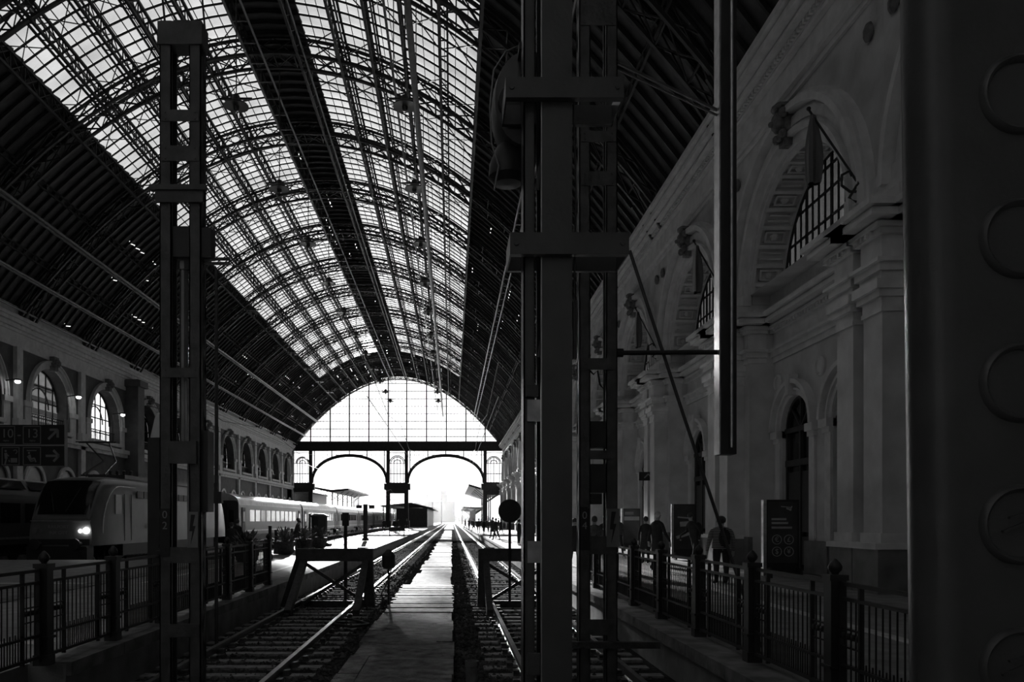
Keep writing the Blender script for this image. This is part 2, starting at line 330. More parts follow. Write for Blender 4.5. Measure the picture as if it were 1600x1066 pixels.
# ------------------------------------------------------------------ right wall, one bay = 10 m
def right_bay():
    x = XR; xr = 11.05; xw = 11.4
    b = MB()
    # upper wall with great arch
    b.arch_wall(x, -5, 5, 9.3, 14.4, 0, 3.45, 9.3, 9.3, 28)
    b.reveal(x, xw, 0, 3.45, 9.3, 9.3, 28)
    b.box(x, -5, 14.4, x + 1, 5, 17.1)
    # piers at lower level
    for s in (-1, 1): b.box(x, s * 3.5, -.1, x + 1.5, s * 5, 9.3)
    for s in (-1, 1): b.box(x + .1, s * 3.46, 9.0, x + 1.25, s * 5, 9.9)
    # recessed wall with two arched doorways
    for s in (-1, 1):
        b.arch_wall(xr, min(0, s * 3.5), max(0, s * 3.5), 0, 7.1, s * 1.78, 1.05, 4.6, 0, 16)
        b.reveal(xr, xr + .24, s * 1.78, 1.05, 4.6, 0, 16)
    b.add([(xw + .02, -5, 0), (xw + .02, 5, 0), (xw + .02, 5, 17), (xw + .02, -5, 17)], [])
    # coffers on the soffit
    b.m = 1
    for s in (x + .02, xw - .14): b.ring_x(0, 9.3, 3.33, 3.46, s, s + .12, 0, 180, 28)
    for k in range(17):
        a = 6 + k * 10.5
        for r_, w in ((3.33, 1.1),):
            b.ring_x(0, 9.3, r_, 3.46, x + .12, xw - .12, a - w, a + w, 1)
    for k in range(16):
        a0 = 6 + k * 10.5 + 2.2; a1 = a0 + 6.1
        if k % 2 == 0:
            for (q0, q1, e0, e1) in ((x + .27, x + .33, a0, a1), (xw - .33, xw - .27, a0, a1), (x + .27, xw - .27, a0, a0 + .9), (x + .27, xw - .27, a1 - .9, a1)):
                b.ring_x(0, 9.3, 3.34, 3.46, q0, q1, e0, e1, 2)
            am = R((a0 + a1) / 2); b.ball(((x + xw) / 2, 3.42 * math.cos(am), 9.3 + 3.42 * math.sin(am)), .14, 5)
        else:
            am = (a0 + a1) / 2
            for (e0, e1) in ((am - 1.9, am - 1.3), (am + 1.3, am + 1.9)): b.ring_x(0, 9.3, 3.36, 3.46, x + .27, xw - .27, e0, e1, 1)
    # archivolt mouldings
    for r0, r1, d in ((3.45, 3.72, .08), (3.72, 3.86, .26), (3.86, 3.98, .10), (3.98, 4.26, .16), (4.26, 4.36, .08), (4.36, 4.55, .40), (4.55, 4.68, .24)):
        b.ring_x(0, 9.3, r0, r1, x - d, x + .02, 0, 180, 36)
    for s in (-1, 1): b.box(x - .18, s * 3.45, 9.3, x + .02, s * 5, 9.75); b.box(x - .26, s * 3.4, 8.95, x + .02, s * 5.0, 9.3); b.box(x - .5, s * 3.47, 8.4, x + .3, s * 5, 8.97); b.box(x + .05, s * 3.1, 8.4, x + .95, s * 3.55, 8.75)
    # parapet below the great window
    b.box(xr - .15, -3.5, 8.7, xw + .3, 3.5, 9.32)
    b.m = 0
    b.box(xr - .02, -3.5, 7.0, xw, 3.5, 8.7)
    b.m = 1
    # small arches
    for s in (-1, 1):
        yc = s * 1.78
        for r0, r1, d in ((1.05, 1.2, .05), (1.2, 1.28, .14), (1.28, 1.42, .07), (1.42, 1.56, .26)): b.ring_x(yc, 4.6, r0, r1, xr - d, xr + .02, 0, 180, 20)
        b.prism_x([(yc - .1, 5.65), (yc + .1, 5.65), (yc + .17, 6.3), (yc - .17, 6.3)], xr - .3, xr)
        for e in (-1, 1):
            y0 = yc + e * 1.08; b.box(xr - .07, y0, .9, xr + .01, y0 + e * .36, 4.2); b.box(xr - .12, y0 - e * .02, 4.2, xr + .2, y0 + e * .44, 4.36); b.box(xr - .2, y0 - e * .03, 4.36, xr + .2, y0 + e * .5, 4.6)
    for yy in (-3.1, 0, 3.1): b.lathe((xr, yy, 6.25), [(.3, .02), (.3, -.06), (.24, -.09), (.2, -.05), (.0, -.08)][::-1], 16, 'x')
    # lower entablature over the recess and breaking forward over piers
    def ent(x0, y0, y1, base=7.0):
        for dx, z0, z1 in ((.06, 0, .18), (.14, .18, .36), (.24, .36, .44), (.04, .44, 1.0), (.16, 1.0, 1.12), (.26, 1.12, 1.22), (.16, 1.22, 1.27), (.52, 1.27, 1.42), (.46, 1.42, 1.46), (.64, 1.46, 1.6), (.2, 1.6, 1.72)):
            b.box(x0 - dx, y0 - (dx if y0 > -3.4 or x0 < 10.3 else 0), base + z0, x0 + .6, y1 + (dx if x0 < 10.3 else 0), base + z1)
        y = y0 + .1
        while y < y1 - .1: b.box(x0 - .22, y, base + 1.02, x0, y + .09, base + 1.14); y += .2
    ent(xr, -3.5, 3.5)
    for s in (-1, 1): ent(x - .02, *sorted((s * 3.52, s * 5)))
    # paired pilasters, pedestal
    for s in (-1, 1):
        for c in (4.38,):
            y0, y1 = sorted((s * (c - .42), s * (c + .38)))
            b.m = 0; b.box(x - .6, y0, 1.3, x, y1, 6.3); b.m = 1
            b.box(x - .66, y0 - .05, 1.12, x, y1 + .05, 1.34); b.box(x - .64, y0 - .04, 6.3, x, y1 + .04, 6.4)
            b.box(x - .62, y0 - .02, 6.4, x, y1 + .02, 6.62); b.box(x - .72, y0 - .1, 6.62, x, y1 + .1, 6.78); b.box(x - .8, y0 - .16, 6.78, x, y1 + .16, 7.0)
            ent(x - .6, y0 - .02, y1 + .02)
        b.m = 1; yy = sorted((s * 3.84, s * 5)); b.box(x - .82, yy[0], .98, x, yy[1], 1.12)
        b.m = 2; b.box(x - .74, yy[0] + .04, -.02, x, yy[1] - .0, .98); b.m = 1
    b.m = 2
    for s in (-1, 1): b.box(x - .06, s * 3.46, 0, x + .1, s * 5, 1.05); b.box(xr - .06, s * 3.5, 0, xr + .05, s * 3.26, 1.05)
    b.box(xr - .2, -.75, 0, xr + .1, .75, 1.0)
    b.m = 1
    # crowning entablature
    for dx, z0, z1 in ((.10, 14.25, 14.42), (.26, 14.42, 14.56), (.12, 14.56, 14.62), (.05, 14.62, 15.4), (.22, 15.4, 15.52), (.14, 15.52, 15.6), (.2, 15.6, 15.8), (.5, 15.8, 15.92), (.4, 15.92, 15.98), (.72, 15.98, 16.2), (.66, 16.2, 16.28), (.86, 16.28, 16.48), (.3, 16.48, 17.05)):
        b.box(x - dx, -5, z0, x + .1, 5, z1)
    for k in range(50): b.box(x - .3, -5 + k * .2, 15.66, x, -4.9 + k * .2, 15.78)
    # carved keystone
    b.m = 3
    b.prism_x([(-.16, 12.8), (.16, 12.8), (.3, 14.0), (-.3, 14.0)], x - .36, x)
    b.ball((x - .45, 0, 13.5), .26, 6, (.8, .95, 1.25)); b.ball((x - .66, 0, 13.45), .09, 4); b.ball((x - .42, 0, 13.95), .22, 5, (1, 1.5, .6))
    for q in (-1, 1): b.ball((x - .4, q * .28, 13.7), .15, 5); b.ball((x - .4, q * .22, 13.1), .13, 5); b.ball((x - .45, q * .1, 13.0), .12, 4)
    # spandrel wreath
    for q in (-1, 1): b.ball((x - .08, q * 4.45, 13.5), .2, 5, (.5, 1, 1.2))
    o = b.build('wall_right', [M['stone'], M['stone2'], M['stone_d'], M['orn']])
    # great window
    w = MB()
    w.arch_fill(xw, 0, 3.45, 9.3, 9.3, 28)
    wo_ = w.build('window_1', M['greatglass'])
    fr = MB()
    for k in range(-8, 9):
        y = k * .42
        if abs(y) > 3.4: continue
        zt = 9.3 + math.sqrt(3.45 ** 2 - y * y); wd = .1 if k % 4 == 0 else .03
        fr.box(xw - .07, y - wd / 2, 9.3, xw - .01, y + wd / 2, zt)
    for z in (9.9, 10.75, 11.6, 12.3):
        h = math.sqrt(3.45 ** 2 - (z - 9.3) ** 2); fr.box(xw - .07, -h, z - .03, xw - .01, h, z + .03)
    fr.ring_x(0, 9.3, 3.3, 3.45, xw - .08, xw, 0, 180, 28)
    f1 = fr.build('window_frame', M['iron'], wo_)
    # doors
    d = MB()
    for s in (-1, 1):
        yc = s * 1.78; d.m = 0; d.arch_fill(xr + .22, yc, 1.05, 4.6, 0, 16)
        d.m = 1; d.box(xr + .1, yc - 1.05, 3.4, xr + .22, yc + 1.05, 3.6); d.box(xr + .08, yc - 1.05, 4.5, xr + .22, yc + 1.05, 4.66)
        for e in (-1.05, -.06, .93): d.box(xr + .12, yc + e, 0, xr + .22, yc + e + .12, 4.5)
        for e in (-.9, .1):
            for z0, z1 in ((.2, 1.1), (1.25, 3.2)): d.box(xr + .15, yc + e, z0, xr + .22, yc + e + .8, z1)
        d.ring_x(yc, 4.6, .95, 1.05, xr + .12, xr + .22, 0, 180, 16)
        for a in (45, 90, 135): d.bar((xr + .17, yc, 4.62), (xr + .17, yc + math.cos(R(a)), 4.62 + math.sin(R(a))), .05)
    do = d.build('door_1', [M['dglass'], M['door']])
    return [o, wo_, do]
proto = right_bay()
for o in proto: struct(o); o.location.y = 13.8 - 20
for k in range(-1, 15):
    yc = 3.8 + 10 * k + 10
    if k == -1: continue
for k in range(1, 17):
    yc = -6.2 + 10 * k
    for o in proto: copy_tree(o, loc=(0, yc, 0))
b = MB(); b.box(10.2, YE - 7, 0, 12, YE, 17.1); b.box(11.3, -12, -.1, 16, YE, 9.28); b.box(15.6, -12, 9.25, 16, YE, 16.6); struct(b.build('wall_right_core', M['stone']))  # outermost box: pale wall added to bounce sky light into the great windows

# ------------------------------------------------------------------ left wall
def left_bay(kind):
    x = XL; b = MB(); xw = x - 1.0; r, zi, zs = 3.05, 10.5, 8.8
    b.arch_wall(x, -5, 5, 0, 15.6, 0, r, zi, zs, 24); b.reveal(x, xw, 0, r, zi, zs, 24)
    b.m = 1
    for r0, r1, d in ((r, r + .25, .08), (r + .25, r + .5, .2), (r + .5, r + .62, .3)): b.ring_x(0, zi, r0, r1, x - .02, x + d, 0, 180, 28)
    for s in (-1, 1):
        b.box(x, s * 3.1, 10.1, x + .25, s * 4.2, 10.5); b.box(x, s * 3.15, 8.3, x + .14, s * 4.0, 10.1)
        b.box(x, s * 4.6, 0, x + .3, s * 5, 14.2); b.box(x, s * 4.5, 8.0, x + .45, s * 5, 9.0)
    b.box(x, -5, 7.9, x + .5, 5, 8.3); b.box(x, -5, 7.6, x + .3, 5, 7.9); b.box(x - .6, -3.2, 8.5, x + .35, 3.2, 8.8)
    for dx, z0, z1 in ((.1, 14.2, 14.5), (.05, 14.5, 15.3), (.2, 15.3, 15.5), (.4, 15.5, 15.8), (.65, 15.8, 16.05), (.8, 16.05, 16.3), (.3, 16.3, 17.1)): b.box(x - .2, -5, z0, x + dx, 5, z1)
    b.m = 3; b.prism_x([(-.2, 13.4), (.2, 13.4), (.38, 14.5), (-.38, 14.5)], x, x + .5); b.ball((x + .5, 0, 14.0), .34, 5)
    b.m = 0
    # ground floor arcade
    for s in (-2.5, 2.5):
        b.m = 1; b.ring_x(s, 4.4, 1.3, 1.6, x, x + .15, 0, 180, 16); b.m = 2; b.lathe((x, s, 4.4), [(1.3, .01), (1.3, .02)], 24, 'x'); b.box(x, s - 1.3, 0, x + .03, s + 1.3, 4.4); b.m = 0
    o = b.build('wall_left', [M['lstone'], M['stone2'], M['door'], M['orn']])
    fr = MB()
    for y in (-2.2, -1.1, 0, 1.1, 2.2):
        fr.box(xw, y - .05, zs, xw + .08, y + .05, zi + math.sqrt(r * r - y * y))
    for z in (9.7, 11.0, 12.2): h = r if z <= zi else math.sqrt(r * r - (z - zi) ** 2); fr.box(xw, -h, z - .05, xw + .08, h, z + .05)
    fr.ring_x(0, zi, r - .12, r, xw, xw + .1, 0, 180, 20); fr.ring_x(0, zi, 1.5, 1.6, xw, xw + .08, 0, 180, 16)
    for k in range(20): y = -3.0 + k * .31; fr.box(xw + .5, y - .02, zs, xw + .54, y + .02, 9.8)
    fr.box(xw + .48, -3.0, 9.76, xw + .56, 3.0, 9.84)
    w = MB(); w.arch_fill(xw - .01, 0, r, zi, zs, 24)
    wo_ = w.build('window_2', M['clear' if kind else 'dglass']); fr.build('window_frame', M['iron'], wo_)
    return [o, wo_]
pa = left_bay(0); pb = left_bay(1)
for o in pa + pb: struct(o)
for o in pa: o.location.y = -6.9
for o in pb: o.location.y = 73.1
for k in range(1, 17):
    yc = -6.9 + 10 * k
    if abs(yc - 73.1) < .1: continue
    for o in (pb if abs(yc - 63.1) < 1 else pa): copy_tree(o, loc=(0, yc, 0))
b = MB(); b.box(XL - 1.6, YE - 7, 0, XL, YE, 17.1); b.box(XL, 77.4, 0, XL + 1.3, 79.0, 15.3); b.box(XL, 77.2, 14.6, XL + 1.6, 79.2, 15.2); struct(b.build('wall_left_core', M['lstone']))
# a neighbouring building seen through one of the left windows
b = MB(); b.box(-52, 76, 0, -44, 97, 18); b.m = 1
for k in range(6): b.box(-44, 76, 9 + k * 1.3, -43.9, 97, 9.5 + k * 1.3)
tag(b.build('neighbouring_building', [M['stone'], M['far']]), 'pale building seen through the left arched window above the direction sign', 'building')
# lit lamps on the left wall
for i, (px, Y, z) in enumerate(((15, 56.4, 11.5), (112, 65.6, 11.8), (180, 74.4, 11.5))):
    t = thing('wall_lamp', ('lit wall lamp at the left edge of the photo, above the sign', 'lit wall lamp between the two open arches of the left wall', 'lit wall lamp right of the bright arched window')[i], 'wall lamp', (XL + .1, Y, z), 'lit lamps on the left wall')
    m = MB(); m.bar((0, 0, 0), (.9, 0, .1), .08); m.tube([(0, 0, -2.5), (.02, 0, 0)], .04, 6); m.build('bracket', M['iron'], t)
    m = MB(); m.lathe((.95, 0, 0), [(.1, .12), (.34, .02), (.34, -.02), (.0, -.02)][::-1], 12); m.build('shade', M['iron'], t)
    m = MB(); m.ball((.95, 0, -.08), .2, 6, (1, 1, .7)); m.build('bulb', M['wlamp'], t)

# ------------------------------------------------------------------ roof
YR0, YSK = -11.2, 138.8
def strip_rows(y0, y1):
    y = y0; out = []
    while y < y1 - .01: out.append(y); y += 1.0
    return out
LDX = [1.5, 4.05, 6.1, 8.1, 10.15, 12.2]
def roof_sheet(name, x0, x1, y0, y1, m, nseg, step=.16, gaps=0, seed=1):
    rd = random.Random(seed); b = MB()
    xs = [x0 + (x1 - x0) * i / nseg for i in range(nseg + 1)]; live = [False] * nseg
    for y in strip_rows(y0, y1):
        for i in range(nseg):
            a, c = xs[i], xs[i + 1]; za, zc = rz(a), rz(c)
            if gaps and y > 62: live[i] = rd.random() < (.5 if live[i] else (gaps * 3 if i % 4 == 1 else gaps) * min(1.6, y / 90))
            w_ = .065 / math.hypot(c - a, zc - za)
            for t0, t1 in (((0, .5), (.5 + w_, 1)) if live[i] else ((0, 1),)):
                xa_, xb_, qa, qb = a + (c - a) * t0, a + (c - a) * t1, za + (zc - za) * t0, za + (zc - za) * t1
                b.add([(xa_, y, qa), (xb_, y, qb), (xb_, y + 1, qb + step), (xa_, y + 1, qa + step)], [(0, 1, 2, 3)])
                b.add([(xa_, y, qa), (xb_, y, qb), (xb_, y, qb + step), (xa_, y, qa + step)], [(0, 1, 2, 3)])
    return struct(b.build(name, m))
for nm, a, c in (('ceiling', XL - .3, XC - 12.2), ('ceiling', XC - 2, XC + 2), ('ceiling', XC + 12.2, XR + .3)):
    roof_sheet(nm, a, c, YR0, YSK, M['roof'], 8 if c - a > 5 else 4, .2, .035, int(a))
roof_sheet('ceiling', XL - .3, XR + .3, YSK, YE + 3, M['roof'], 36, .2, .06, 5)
for a, c in ((XC - 12.2, XC - 2), (XC + 2, XC + 12.2)):
    roof_sheet('skylight', a, c, YR0, YSK, M['skylight'], 10, .12, 0)
    b = MB(); xs = [a + (c - a) * i / 10 for i in range(11)]
    for y in strip_rows(YR0, YSK):
        for i in range(10): b.bar((xs[i], y, rz(xs[i])), (xs[i + 1], y, rz(xs[i + 1])), .12, .06)
    n = 17
    for i in range(n + 1):
        x = a + (c - a) * i / n; b.bar((x, YR0, rz(x) - .02), (x, YSK, rz(x) - .02), .035, .06)
    struct(b.build('skylight_frame', M['truss']))
# battens on the boarded slopes (ribs under every board)
b = MB()
for (a, c, n) in ((XL, XC - 12.2, 6), (XC + 12.2, XR, 6), (XC - 2, XC + 2, 2)):
    xs = [a + (c - a) * i / n for i in range(n + 1)]
    for y in strip_rows(20.8, YE):
        for i in range(n): b.bar((xs[i], y - .04, rz(xs[i]) - .03), (xs[i + 1], y - .04, rz(xs[i + 1]) - .03), .12, .14)
struct(b.build('ceiling_batten', M['truss']))
# longitudinal lattice purlins
def purlin(x, y0, y1, depth=1.0, w=.15, diag=True, step=1.43):
    b = MB(); zt = rz(x) - .1; zb = zt - depth
    b.bar((x, y0, zt), (x, y1, zt), w, w); b.bar((x, y0, zb), (x, y1, zb), w, w)
    y = y0; k = 0
    while y < y1 - .01:
        b.bar((x, y, zt), (x, y, zb), .06)
        if diag:
            b.bar((x, y, zt), (x, min(y + step, y1), zb), .05); b.bar((x, y, zb), (x, min(y + step, y1), zt), .05)
        y += step; k += 1
    return struct(b.build('purlin', M['truss']))
for s in (-1, 1):
    for dx in LDX: purlin(XC + s * dx, 20, YE - 1)
    for dx in LDX[1:5]:
        b = MB(); z = rz(XC + s * dx); b.bar((XC + s * (dx + .42), 20, z - 1.0), (XC + s * (dx + .42), YE - 1, z - 1.0), .10); b.bar((XC + s * (dx + .42), 20, z - .12), (XC + s * (dx + .42), YE - 1, z - .12), .10)
        y = 20
        while y < YE - 2: b.bar((XC + s * dx, y, z - 1.05), (XC + s * (dx + .42), y, z - 1.0), .05); y += 1.43
        struct(b.build('purlin', M['truss']))
    for dx in (15.4, 18.4): purlin(XC + s * dx, 20, YE - 1, .45, .10, False)
# cross-bracing rods in the plane of the purlins' lower chords
b = MB()
for k in range(len(PIERS) - 1):
    y0, y1 = PIERS[k] + .75, PIERS[k + 1] - .75
    if y1 < 18: continue
    for s in (-1, 1):
        for i in range(len(LDX) - 1):
            xa, xb = XC + s * LDX[i], XC + s * LDX[i + 1]
            for (p, q) in ((y0, y0 + 2.8), (y1, y1 - 2.8)):
                b.bar((xa, p, rz(xa) - .95), (xb, q, rz(xb) - .95), .045); b.bar((xb, p, rz(xb) - .95), (xa, q, rz(xa) - .95), .045)
struct(b.build('wind_brace', M['truss']))
# paired arched trusses
def truss_mesh():
    b = MB(); n = 34
    P = lambda i, off: (XL + .2 + (XR - XL - .4) * i / n, rz(XL + .2 + (XR - XL - .4) * i / n) - off)
    for y in (-.78, .78):
        for i in range(n):
            (x0, z0), (x1, z1) = P(i, .15), P(i + 1, .15); (a0, c0), (a1, c1) = P(i, 1.05), P(i + 1, 1.05)
            b.bar((x0, y, z0), (x1, y, z1), .16, .14); b.bar((a0, y, c0), (a1, y, c1), .18, .14)
            b.bar((x0, y, z0), (a1, y, c1), .06); b.bar((a0, y, c0), (x1, y, z1), .06)
    for i in range(n):
        (x0, z0), (x1, z1) = P(i, 1.05), P(i + 1, 1.05)
        b.bar((x0, -.78, z0), (x0, .78, z0), .07); b.bar((x0, -.78, z0), (x1, .78, z1), .055); b.bar((x0, .78, z0), (x1, -.78, z1), .055)
        if i % 2 == 0: (x0, z0) = P(i, .2); b.bar((x0, -.78, z0), (x0, .78, z0), .07)
    # feet on the cornice
    for x, s in ((XL + .1, 1), (XR - .1, -1)):
        for y in (-.78, .78):
            b.bar((x, y, 16.4), (x + s * .25, y, 17.4), .35, .3); b.bar((x + s * .1, y, 15.6), (x + s * 1.1, y, 17.2), .16)
    return b.build('roof_truss', M['truss'])
t0 = struct(truss_mesh()); t0.location.y = PIERS[1]
for y in PIERS[2:]:
    c = t0.copy(); COL.objects.link(c); c.location.y = y
# pipes, cable runs and the inspection catwalk that run the length of the roof
def run(name, label, x, z, r, cat='pipe', y0=15, y1=YE - 1, pair=0, m='pipe'):
    b = MB(); b.tube([(x, y0, z), (x, y1, z)], r, 8)
    if pair:
        b.tube([(x + pair, y0, z), (x + pair, y1, z)], r, 8)
        for y in range(int(y0), int(y1), 2): b.box(x, y, z - .03, x + pair, y + .06, z + .02)
    for y in PIERS:
        if y0 < y < y1: b.bar((x, y + .78, z), (x, y + .78, max(z, rz(x) - 1.2)), .05)
    return tag(b.build(name, M[m]), label, cat)
run('roof_pipe', 'thick pipe slung lengthwise below the right skylight', -1.78, 22.4, .15)
run('roof_pipe', 'thin pipe slung lengthwise left of the thick pipe under the right skylight', -2.9, 23.6, .06)
run('catwalk_rail', 'pair of long rails under the dark roof ridge at the left skylight', -11.9, 28.6, .07, 'rail', pair=.9)
run('catwalk_rail', 'long rail under the dark roof ridge by the right skylight', -8.7, 29.0, .06, 'rail')
run('cable_tray', 'double cable run along the upper part of the left boarded roof', -27.1, 21.2, .11, 'cable tray', pair=.35)
run('cable_tray', 'double cable run low on the left boarded roof above the cornice', -29.4, 18.3, .09, 'cable tray', pair=.3)
run('cable_tray', 'cable run along the right boarded roof', 4.2, 21.3, .07, 'cable tray', pair=.5)
run('gutter_pipe', 'long pipe just above the cornice of the left wall', -31.0, 16.7, .09)

# ------------------------------------------------------------------ end facade
b = MB()
zb0, zb1 = 15.6, 17.3
b.box(XL, YE - .3, zb0, XR, YE + .3, zb1); b.box(XL, YE - .5, zb0 - .12, XR, YE + .5, zb0 + .08); b.box(XL, YE - .5, zb1 - .1, XR, YE + .5, zb1 + .1)
n = 48
for i in range(n):
    x0, x1 = XL + (XR - XL) * i / n, XL + (XR - XL) * (i + 1) / n
    b.bar((x0, YE, rz(x0) - .1), (x1, YE, rz(x1) - .1), .5, .45); b.bar((x0, YE, rz(x0) - .95), (x1, YE, rz(x1) - .95), .2, .12)
    b.bar((x0, YE, rz(x0) - .1), (x1, YE, rz(x1) - .95), .07)
X = lambda px: (px - VPX) * YE / F
Z = lambda py: EYE + (VPY - py) * YE / F
for px in (485.5, 516, 546, 576.4, 606.8, 635.5, 666.5, 697.4, 728, 758):
    x = X(px); b.box(x - .13, YE - .15, zb1, x + .13, YE + .15, rz(x))
x = XL + .6
while x < XR:
    if rz(x) > zb1 + .4: b.box(x - .03, YE - .05, zb1, x + .03, YE + .05, rz(x))
    x += .66
for z in [zb1 + 1.1 + k * 1.53 for k in range(8)]:
    h = HW * math.sqrt(max(0, 1 - (z - RZ0) / RH)); b.box(XC - h, YE - .06, z - .06, XC + h, YE + .06, z + .06)
# columns and lower tier
cols = [X(485.5), X(606.5), X(635), X(758)]
for x in cols:
    b.box(x - .42, YE - .4, 0, x + .42, YE + .4, 8.2); b.box(x - .34, YE - .35, 8.2, x + .34, YE + .35, zb0); b.box(x - .8, YE - .6, 7.6, x + .8, YE + .6, 8.9); b.box(x - .6, YE - .5, 0, x + .6, YE + .5, 1.4)
b.box(cols[1], YE - .45, 6.9, cols[2], YE + .45, 9.1)
b.box(XL, YE - .3, 7.2, cols[0], YE + .3, 9.1); b.box(cols[3], YE - .3, 6.6, XR, YE + .3, 9.2)
for ca, cb in ((cols[0], cols[1]), (cols[2], cols[3])):
    xm, hw = (ca + cb) / 2, (cb - ca) / 2 - .3; zsp, hh = 9.0, Z(712) - 9.0
    prev = None
    for i in range(33):
        a = math.pi * i / 32; p = (xm - hw * math.cos(a), YE, zsp + hh * math.sin(a) ** .85)
        if prev: b.bar(prev, p, .5, .62)
        prev = p
    k = -8
    while k <= 8:
        x = xm + k * hw / 8.5; zz = zsp + hh * max(0, 1 - ((x - xm) / hw) ** 2) ** .42
        wd = .2 if k % 4 == 0 else .06
        if zz < zb0: b.box(x - wd / 2, YE - .05, zz, x + wd / 2, YE + .05, zb0)
        k += 1
    for z in (zb0 - .9,): b.box(xm - hw, YE - .05, z - .05, xm + hw, YE + .05, z + .05)
def sidewin(x0, x1):
    xm = (x0 + x1) / 2; hw = (x1 - x0) / 2 - .55; z0, zi = 9.1, 13.0
    for k in range(5):
        x = xm - hw + k * hw / 2; b.box(x - .07, YE - .05, z0, x + .07, YE + .05, zi + math.sqrt(max(0, hw * hw - (x - xm) ** 2)))
    for z in (z0 + 1.8, zi, zb0 - .5): b.box(x0, YE - .05, z - .08, x1, YE + .05, z + .08)
    for r in (hw, hw * .55, hw * 1.2):
        prev = None
        for i in range(13):
            a = math.pi * i / 12; p = (xm - r * math.cos(a), YE, zi + r * math.sin(a))
            if prev: b.bar(prev, p, .16, .2)
            prev = p
sidewin(XL, cols[0]); sidewin(cols[1], cols[2]); sidewin(cols[3], XR)
struct(b.build('wall_end', M['iron']))
g = MB()
vs = [(XL, YE + .1, zb1)] + [(XL + (XR - XL) * i / 40, YE + .1, rz(XL + (XR - XL) * i / 40)) for i in range(41)] + [(XR, YE + .1, zb1)]
g.add(vs, [tuple(range(len(vs)))])
for x0, x1 in ((XL, cols[0]), (cols[1], cols[2]), (cols[3], XR)): g.add([(x0, YE + .1, 9.1), (x1, YE + .1, 9.1), (x1, YE + .1, zb0), (x0, YE + .1, zb0)], [(0, 1, 2, 3)])
for ca, cb in ((cols[0], cols[1]), (cols[2], cols[3])):
    xm, hw = (ca + cb) / 2, (cb - ca) / 2; 
    for i in range(24):
        xa, xb = xm - hw + 2 * hw * i / 24, xm - hw + 2 * hw * (i + 1) / 24
        za = 9 + (Z(712) - 9) * max(0, 1 - ((xa - xm) / hw) ** 2) ** .42; zc = 9 + (Z(712) - 9) * max(0, 1 - ((xb - xm) / hw) ** 2) ** .42
        g.add([(xa, YE + .1, za), (xb, YE + .1, zc), (xb, YE + .1, zb0), (xa, YE + .1, zb0)], [(0, 1, 2, 3)])
struct(g.build('window_3', M['clear']))
# wall and fan window behind the camera (head building), opening sized to limit foreground light
b = MB(); b.box(XL, -12, -.1, XR, -11.4, 10); yb = -11.6
n = 40
for i in range(n):
    x0, x1 = XL + (XR - XL) * i / n, XL + (XR - XL) * (i + 1) / n; xm = (x0 + x1) / 2
    zt = 10 + 14 * math.sqrt(max(0, 1 - ((xm - XC) / 6.5) ** 2)) if abs(xm - XC) < 6.5 else 10
    b.box(x0, -12, zt, x1, -11.4, rz(xm) + .5)
struct(b.build('wall_front', M['stone']))
# ------------------------------------------------------------------ outside
def canopy(label, x0, x1, y0, y1, z, slope, posts, clerestory=0):
    t = thing('platform_canopy', label, 'canopy', ((x0 + x1) / 2, y0, 0), 'canopies beyond the end arches')
    hx = (x1 - x0) / 2; b = MB()
    b.prism_y([(-hx, z + slope), (0, z), (hx, z + slope * .6), (hx, z + slope * .6 + .4), (0, z + .5), (-hx, z + slope + .4)], 0, y1 - y0); b.build('canopy_roof', M['iron'], t)
    y = 1.0; k = 0
    while y < y1 - y0 and k < posts:
        m = MB(); m.tube([(0, y, 0), (0, y, z)], .14, 8); m.bar((0, y, z - 1.6), (-hx * .7, y, z + slope * .7), .12); m.bar((0, y, z - 1.6), (hx * .7, y, z + slope * .4), .12); m.build('canopy_post', M['iron'], t); y += 8; k += 1
    return t
canopy('canopy beyond the left end arch, above the coaches', -28.4, -21.4, YE + 4, YE + 44, 7.3, .7, 5)
canopy('high canopy beyond the right end arch at the station wall', 3.5, 12.5, YE + 4, YE + 60, 7.2, 1.4, 7)
canopy('low canopy under the high one at the right, over the crowd', 3.2, 10.0, YE + 62, YE + 140, 4.6, .3, 9)
t = thing('gatehouse', 'dark building beside the coaches just beyond the left side of the end wall', 'building', (-30.6, YE + 2, 0))
m = MB(); m.box(-1.6, 0, 0, 1.6, 22, 7.0); m.build('wall', M['ironw'], t)
m = MB(); m.box(-1.9, -.2, 7.0, 1.8, 22.4, 7.3); m.build('roof', M['iron'], t)
t = thing('platform_building', 'long low building with a canopy roof between the tracks beyond the end arches', 'building', (-8.6, 172, 0))
m = MB(); m.box(-3.5, 0, 0, 3.3, 60, 4.1); m.build('wall', M['iron'], t)
m = MB(); m.prism_y([(-6.6, 4.4), (0, 5.0), (4.6, 3.9), (4.6, 4.1), (0, 5.25), (-6.6, 4.6)], -4, 64); m.build('roof', M['iron'], t)
for k in range(9): m = MB(); m.tube([(-6, -2 + k * 7, 0), (-6, -2 + k * 7, 4.4)], .12, 6); m.build('canopy_post', M['iron'], t)
t = thing('twin_towered_building', 'large distant building with two small towers beyond the tracks', 'building', ((679 - VPX) * 620 / F, 620, 0))
m = MB(); m.box(-16, 0, -1, 16, 20, 15.5); m.build('wall', M['far'], t)
for px, h in ((663, 23), (694, 23)):
    x = (px - 679) * 620 / F; m = MB(); m.box(x - 2.6, -1, 0, x + 2.6, 5, h - 2); m.box(x - 1.8, 0, h - 2, x + 1.8, 4, h + 1.2); m.build('tower', M['far'], t)
for (px, pt, pb_, Y, w, lab) in ((556, 768, 800, 600, 5.5, 'tall distant chimney beyond the left end arch'),):
    p = at(px, pt, Y); m = MB(); m.lathe((p.x, Y, 0), [(w / 2, -1), (w / 2 * .8, p.z)], 12); tag(m.build('chimney', M['far']), lab, 'chimney')
